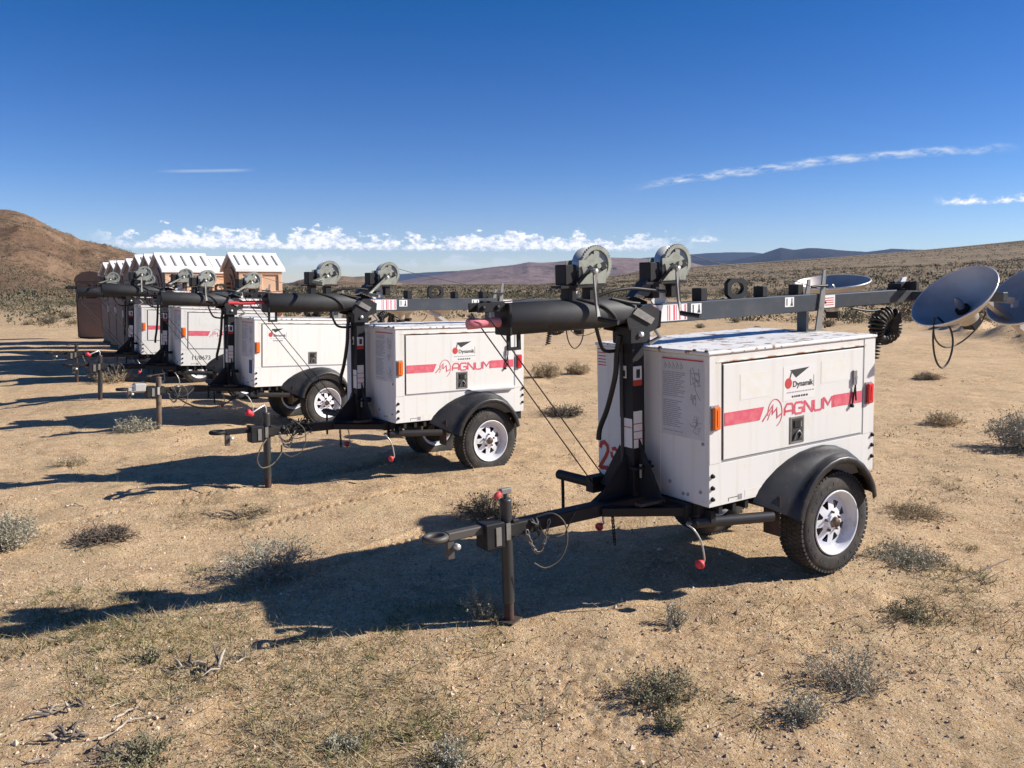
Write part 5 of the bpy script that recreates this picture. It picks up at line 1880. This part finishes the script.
# the dome-topped one at the left end
def dome_toilet(loc, yaw):
    root = empty('portable_toilet', loc, (0, 0, yaw))
    tag(root, 'brown dome-topped portable toilet in shade at the left end of the row', 'portable toilet')
    W2, LN, EV = .58, 1.15, 2.10
    mb = MB().use(TAN_SHADE)
    mb.box(0, LN, -W2, W2, .10, EV, TAN_SHADE, None, .03)
    mb.box(-.02, LN + .02, -W2 - .02, W2 + .02, 0, .10, BLACK)
    for s in (1, -1):
        for a in (.0, .53, LN - .08):
            mb.box(a, a + .08, s * W2, s * (W2 + .03), .12, EV - .02, TAN_SHADE, None, .008)
    mb.build('cabin', root)
    mb = MB().use(TAN_SHADE)
    n = 14
    vs, fs = [], []
    for x_ in (-.05, LN + .05):
        for k in range(n + 1):
            a = PI * k / n
            vs.append((x_, (W2 + .04) * math.cos(a), EV - .01 + .36 * math.sin(a)))
    for k in range(n):
        fs.append((k, k + 1, n + 2 + k, n + 1 + k))
    fs.append(tuple(range(n + 1))); fs.append(tuple(range(n + 1, 2 * n + 2))[::-1])
    mb.add(vs, fs, TAN_SHADE)
    mb.build('roof', root)
    mb = MB().use(TAN_SHADE)
    fr = lambda u, w_, t_: (-t_, -u, w_)
    mb.prism([(-.42, .14), (.42, .14), (.42, 2.0), (-.42, 2.0)], fr, .04)
    mb.box(-.06, -.04, -.32, .32, .3, 1.3, TAN_SHADE, None, .01)
    for k in range(5):
        mb.box(-.055, -.04, -.2, .2, 1.5 + .08 * k, 1.54 + .08 * k, DARKIN)
    mb.build('door', root)
x, y, z = col_at(94, 31.0)
dome_toilet((x, y, z), R_(84))

# ------------------------------------------------------------------ bushes
LEAFS = {'sage': mat('sage_leaf', (0.37, 0.36, 0.27), 0.85, spec=0.15), 'green': mat('olive_leaf', (0.25, 0.25, 0.145), 0.8, spec=0.15),
         'dry': mat('dry_leaf', (0.46, 0.37, 0.23), 0.9, spec=0.1), 'dark': mat('dark_leaf', (0.15, 0.14, 0.095), 0.85, spec=0.1)}
TWIG = {'sage': mat('grey_twig', (0.34, 0.29, 0.22), 0.9), 'green': mat('brown_twig', (0.26, 0.20, 0.14), 0.9), 'dry': mat('straw_twig', (0.34, 0.27, 0.18), 0.9), 'dark': mat('dark_twig', (0.13, 0.10, 0.08), 0.9)}
def bush_mesh(kind, wid, hgt, n_st, n_leaf, seed, leaf=.012, twig=.0022):
    rng = np.random.default_rng(seed)
    mb_v, mb_f, mb_m = [], [], []
    tips = []
    def seg(p, q, r0, r1):
        d = q - p
        L = np.linalg.norm(d) + 1e-9
        d = d / L
        u = np.cross(d, [0.3, 0.5, 0.8]); u /= np.linalg.norm(u) + 1e-9
        w = np.cross(d, u)
        o = len(mb_v)
        for base, r in ((p, r0), (q, r1)):
            for k in range(3):
                a = 2 * PI * k / 3
                mb_v.append(base + (u * math.cos(a) + w * math.sin(a)) * r)
        for k in range(3):
            k2 = (k + 1) % 3
            mb_f.append((o + k, o + k2, o + 3 + k2)); mb_f.append((o + k, o + 3 + k2, o + 3 + k))
            mb_m.extend((0, 0))
    for i in range(n_st):
        a = rng.uniform(0, 2 * PI)
        rad = math.sqrt(rng.uniform(0, 1))
        top = np.array([math.cos(a) * rad * wid / 2, math.sin(a) * rad * wid / 2, hgt * (0.25 + .75 * math.sqrt(max(0, 1 - rad ** 2))) * rng.uniform(.6, 1.1)])
        p = np.array([math.cos(a) * wid * .06 * rng.uniform(0, 1), math.sin(a) * wid * .06 * rng.uniform(0, 1), -.02])
        n = 4
        prev = p
        bend = rng.normal(0, .10 * wid, 3)
        for k in range(1, n + 1):
            t = k / n
            q = p + (top - p) * np.array([t ** .8, t ** .8, t]) + bend * math.sin(t * PI) * .5 + rng.normal(0, .02 * wid, 3)
            q[2] = max(q[2], .003)
            seg(prev, q, twig * (1.4 - t * .7), twig * (1.3 - (t + .2) * .7))
            if k >= 1:
                tips.append((prev, q))
                for _ in range(2 if k > 1 else 1):
                    s = q + rng.normal(0, .10 * wid, 3) * .6 + np.array([0, 0, .05 * hgt])
                    s[2] = max(s[2], .004)
                    seg(q, s, twig * .7, twig * .4)
                    tips.append((q, s))
            prev = q
    tips = np.array(tips)
    k = rng.integers(0, len(tips), n_leaf)
    t = rng.uniform(.1, 1.05, n_leaf)[:, None]
    c = tips[k, 0] * (1 - t) + tips[k, 1] * t + rng.normal(0, leaf * .7, (n_leaf, 3))
    c[:, 2] = np.maximum(c[:, 2], .003)
    d1 = rng.normal(size=(n_leaf, 3)); d1 /= np.linalg.norm(d1, axis=1)[:, None]
    d2 = rng.normal(size=(n_leaf, 3)); d2 = np.cross(d1, d2); d2 /= np.linalg.norm(d2, axis=1)[:, None]
    L = leaf * rng.uniform(.5, 1.5, n_leaf)[:, None]
    LV = np.stack([c - d1 * L * .6, c + d2 * L * .32, c + d1 * L * .6, c - d2 * L * .32], 1).reshape(-1, 3)
    o = len(mb_v)
    i4 = np.arange(n_leaf)[:, None] * 4 + o
    LF = np.concatenate([i4 + [0, 1, 2], i4 + [0, 2, 3]])
    V = np.vstack([np.array(mb_v), LV]) if mb_v else LV
    F = np.vstack([np.array(mb_f), LF]) if mb_f else LF
    M_ = np.concatenate([np.array(mb_m, int), np.ones(len(LF), int)])
    return np_mesh('bush', V, F, [TWIG[kind], LEAFS[kind]], M_)
def bush(u, v, wid, hgt, kind, label, nst=60, nl=2500, seed=1, leaf=.012, twig=.0022, name='bush', cat='bush', group=None, key=None, flat=1.0):
    if key and key in CACHE: me = CACHE[key]
    else:
        me = bush_mesh(kind, wid, hgt, nst, nl, seed, leaf, twig)
        if key: CACHE[key] = me
    o = bpy.data.objects.new(name, me)
    COL.objects.link(o)
    p = gp(u, v)
    o.location = p
    o.rotation_euler = (0, 0, seed * 1.3)
    tag(o, label, cat, group)
    return o
bush(268, 574, .78, .21, 'sage', 'low grey-green bush on the edge of the near trailer shadow', 110, 4200, 1, .013)
bush(486, 516, .60, .17, 'dark', 'dark low bush in shade just behind the hitch eye of the nearest trailer', 80, 3200, 2, .013)
bush(478, 614, .26, .17, 'sage', 'small grey sage bush beside the nearest jack post', 40, 1500, 3, .011)
bush(660, 698, .40, .12, 'green', 'olive green low bush in the foreground below the nearest trailer', 70, 2500, 4, .010)
bush(850, 688, .48, .19, 'sage', 'sparse grey bush in the right foreground with long shadow', 60, 2000, 5, .009)
bush(798, 716, .27, .08, 'sage', 'flat grey sprig left of the sparse right foreground bush', 40, 1400, 6, .009)
bush(675, 626, .20, .14, 'sage', 'small wispy bush on open sand below the fender of the nearest trailer', 26, 700, 7, .010)
bush(668, 728, .15, .06, 'green', 'small green weed under the olive bush in the foreground', 24, 700, 8, .009)
bush(8, 548, .50, .28, 'sage', 'pale grey bush cut by the left edge of the picture', 100, 4200, 9, .014)
bush(104, 540, .50, .09, 'dark', 'clump of dark dead twigs on the sand at left', 110, 500, 10, .010, .0035, 'dead_bush')
bush(73, 465, .42, .07, 'dry', 'flat dry weed between the two long shadows at left', 50, 900, 11, .014)
bush(137, 431, .62, .18, 'sage', 'pale weed at the foot of the brown jack post', 80, 2200, 12, .018)
bush(113, 381, .95, .22, 'dry', 'dry straw-coloured brush behind the fourth jack post', 90, 2400, 13, .022, .004)
bush(1034, 450, 1.10, .40, 'sage', 'large rounded bush at the right edge casting a dark shadow', 150, 5200, 14, .022, .004)
bush(944, 425, .60, .16, 'dry', 'small dry bush left of the large right edge bush', 70, 1800, 15, .018, .003)
bush(906, 560, .62, .07, 'sage', 'spreading grey weed right of the nearest wheel', 90, 3200, 16, .011)
bush(915, 515, .60, .05, 'dry', 'patch of dry weed behind the nearest wheel', 80, 3000, 17, .011)
bush(912, 618, .34, .07, 'green', 'low green weed below the grey weed at right', 50, 1500, 18, .010)
bush(928, 378, .6, .12, 'dry', 'small dry brush on the sand below the loop of the lamp cable', 70, 1700, 19, .025, .004)
bush(547, 377, .75, .28, 'dry', 'pale dry bush between the second and the nearest trailer', 90, 2600, 20, .022, .004)
bush(578, 374, .62, .24, 'dry', 'second pale dry bush close to the front of the nearest trailer', 80, 2200, 21, .022, .004)
bush(562, 415, .75, .10, 'dark', 'dark flat brush below the crossing cables of the nearest trailer', 80, 1400, 22, .02, .004, 'dead_bush')
bush(255, 514, .34, .05, 'dry', 'small dry weed below the second jack post', 50, 1300, 23, .010)
bush(152, 660, .10, .07, 'green', 'green sprout in the left foreground grass', 18, 420, 24, .012)
bush(140, 762, .34, .09, 'green', 'green weed at the bottom edge in the left foreground', 50, 2200, 25, .010)
bush(452, 764, .22, .10, 'sage', 'grey sprig at the bottom edge of the middle foreground', 28, 800, 26, .010)
bush(345, 748, .18, .05, 'sage', 'little grey weed in the bottom foreground left of centre', 24, 700, 27, .010)
bush(790, 390, .9, .3, 'dry', 'dry bush behind the nearest trailer', 60, 1500, 28, .02) if False else None
# scattered brush in the middle distance: copies of a few shapes
rr = random.Random(21)
protos = []
for k, (kd, w_, h_) in enumerate((('green', 1.3, .6), ('dry', 1.1, .42), ('dark', 1.5, .7), ('sage', 1.0, .45))):
    protos.append(bush_mesh(kd, w_, h_, 60, 1500, 50 + k, .05, .006))
GL = {0: 'green rounded brush on the open desert floor behind the trailers', 1: 'straw-coloured brush on the open desert floor behind the trailers',
      2: 'dark rounded brush on the open desert floor behind the trailers', 3: 'grey brush on the open desert floor behind the trailers'}
GG = {0: 'green brush on the open desert', 1: 'straw-coloured brush on the open desert', 2: 'dark brush on the open desert', 3: 'grey brush on the open desert'}
def far_brush(u0, u1, v0, v1, n):
    for _ in range(n):
        u, v = rr.uniform(u0, u1), v0 + (v1 - v0) * rr.random() ** 1.4
        p = gp(u, v)
        if p.y > 75 or p.y < 0: continue
        if abs(p.y - 31.5 - .08 * p.x) < 2.4 and p.x > -6: continue
        if -24 < p.x < -4.5 and 17 < p.y < 46 and u > 60: continue
        k = rr.randrange(4)
        o = bpy.data.objects.new('desert_bush', protos[k])
        COL.objects.link(o)
        s = rr.uniform(.3, .85)
        o.location = p; o.scale = (s, s, s * rr.uniform(.75, 1.1)); o.rotation_euler = (0, 0, rr.uniform(0, 6.28))
        tag(o, GL[k], 'bush', GG[k])
far_brush(530, 1090, 305, 330, 62)
far_brush(-60, 80, 304, 334, 34)
far_brush(300, 560, 303, 325, 40)

# ------------------------------------------------------------------ dead wood
DEAD = mat('bleached_wood', (0.50, 0.43, 0.34), 0.85, noise_=(20, (0.30, 0.24, 0.18), 0.45, 0.7, 8))
DARKW = mat('weathered_root', (0.20, 0.165, 0.14), 0.9, noise_=(25, (0.09, 0.07, 0.06), 0.4, 0.65, 8))
def branch(pix, r, m, label, name='dead_branch', cat='dead branch', lift=.006, seed=1):
    rnd = random.Random(seed)
    pts = [gp(*p) for p in pix]
    out = []
    for i in range(len(pts) - 1):
        for k in range(4):
            t = k / 4
            p = pts[i].lerp(pts[i + 1], t) + Vector((rnd.uniform(-.004, .004), rnd.uniform(-.004, .004), lift + rnd.uniform(0, .012)))
            out.append(p)
    out.append(pts[-1] + Vector((0, 0, lift)))
    o0 = out[0].copy()
    out = [p - o0 for p in out]
    rs = [r * (1 - .55 * i / len(out)) * rnd.uniform(.85, 1.15) for i in range(len(out))]
    mb = MB()
    mb.tube(out, rs, 7, m)
    for k in range(2):
        i = rnd.randrange(2, len(out) - 1)
        a = out[i]
        d = Vector((rnd.uniform(-1, 1), rnd.uniform(-1, 1), rnd.uniform(0, .5))).normalized() * rnd.uniform(.03, .08)
        mb.tube([a, a + d * .6, a + d], [r * .5, r * .35, r * .15], 5, m)
    o = mb.build(name)
    o.location = o0
    tag(o, label, cat)
branch([(112, 723), (128, 713), (141, 708)], .007, DEAD, 'bleached stick in the left foreground, upper one of the parallel sticks', seed=2)
branch([(98, 741), (115, 735), (128, 724), (157, 717)], .007, DEAD, 'longest bleached stick in the left foreground, forked, lower of the parallel sticks', seed=3)
branch([(110, 709), (120, 705), (128, 703)], .004, DEAD, 'thin short bleached twig above the parallel sticks at left', seed=4)
branch([(92, 753), (100, 746), (109, 753), (118, 741)], .006, DARKW, 'crooked dark stick near the bottom left', seed=5)
branch([(26, 765), (38, 763), (50, 762)], .006, DEAD, 'pale stick lying at the bottom left edge', seed=6)
branch([(176, 700), (185, 698)], .004, DEAD, 'tiny pale twig right of the parallel sticks', seed=7)
branch([(236, 664), (248, 658)], .007, DEAD, 'pale splinter of wood right of the tangled roots', seed=8)
branch([(1008, 560), (955, 583), (930, 580)], .005, DARKW, 'thin dark branch lying in the weeds at right', seed=9)
branch([(845, 703), (868, 692), (888, 690)], .005, DARKW, 'thin branch under the sparse bush in the right foreground', seed=10)
branch([(66, 508), (74, 505), (84, 507)], .008, DEAD, 'curled pale scrap of bark on the sand at left', seed=11)
branch([(968, 663), (975, 662)], .003, DEAD, 'white fleck of wood at the right foreground', seed=12)
def roots(u, v, label, seed, sc=1.0, n=14):
    rnd = random.Random(seed)
    c = gp(u, v)
    mb = MB()
    for k in range(n):
        a = Vector((rnd.uniform(-.14, .10), rnd.uniform(-.07, .07), rnd.uniform(.0, .03))) * sc
        d = Vector((rnd.uniform(-1, 1), rnd.uniform(-.5, .5), rnd.uniform(-.1, .35))).normalized() * rnd.uniform(.05, .14) * sc
        b = a + d * .5 + Vector((0, 0, rnd.uniform(0, .02)))
        e = a + d
        e.z = max(e.z, .004)
        r = rnd.uniform(.004, .011) * sc
        mb.tube([a, b, e], [r, r * .9, r * .4], 6, rnd.choice([DARKW, DARKW, DEAD]))
    o = mb.build('dead_roots')
    o.location = c
    tag(o, label, 'dead wood')
roots(205, 668, 'tangle of grey and pale roots in the left foreground', 3)
roots(68, 712, 'small heap of dead twigs in the lower left grass', 4, .8, 10)
roots(75, 742, 'scrap heap of dark twigs near the bottom left', 6, .8, 12)
roots(228, 518, 'small dark roots on the sand below the second jack post', 7, 1.2, 9)

# ------------------------------------------------------------------ two masts on the hilltop
for (u, lab, hh) in ((4, 'thin antenna mast on the hilltop, left one of the two', 6.5), (7.5, 'thin antenna mast on the hilltop, right one of the two', 9.0)):
    d = 420.0
    x = (u - 512) / CAM_F * d
    z = float(hillA(np.array([x]), np.array([d]))[0])
    mb = MB()
    mb.tube([(0, 0, -1.5), (0, 0, hh * .6), (0, 0, hh)], [.35, .22, .10], 6, GREYST)
    mb.tube([(-.7, 0, hh * .8), (.7, 0, hh * .8)], .12, 5, GREYST)
    o = mb.build('antenna_mast')
    o.location = (x, d, z)
    tag(o, lab, 'antenna')

# ------------------------------------------------------------------ the air: a closed box of even, thin haze
hm = bpy.data.materials.new('haze')
hm.use_nodes = True
ht = hm.node_tree
for n in list(ht.nodes): ht.nodes.remove(n)
ho = ht.nodes.new('ShaderNodeOutputMaterial')
hv = ht.nodes.new('ShaderNodeVolumePrincipled')
hv.inputs['Color'].default_value = (0.42, 0.62, 1.0, 1)
hv.inputs['Density'].default_value = 1.4e-5
hv.inputs['Anisotropy'].default_value = 0.0
ht.links.new(hv.outputs[0], ho.inputs['Volume'])
mb = MB()
mb.box(-30000, 30000, -30000, 30000, -40, 1150, hm)
o = mb.build('haze')
tag(o, kind='stuff')
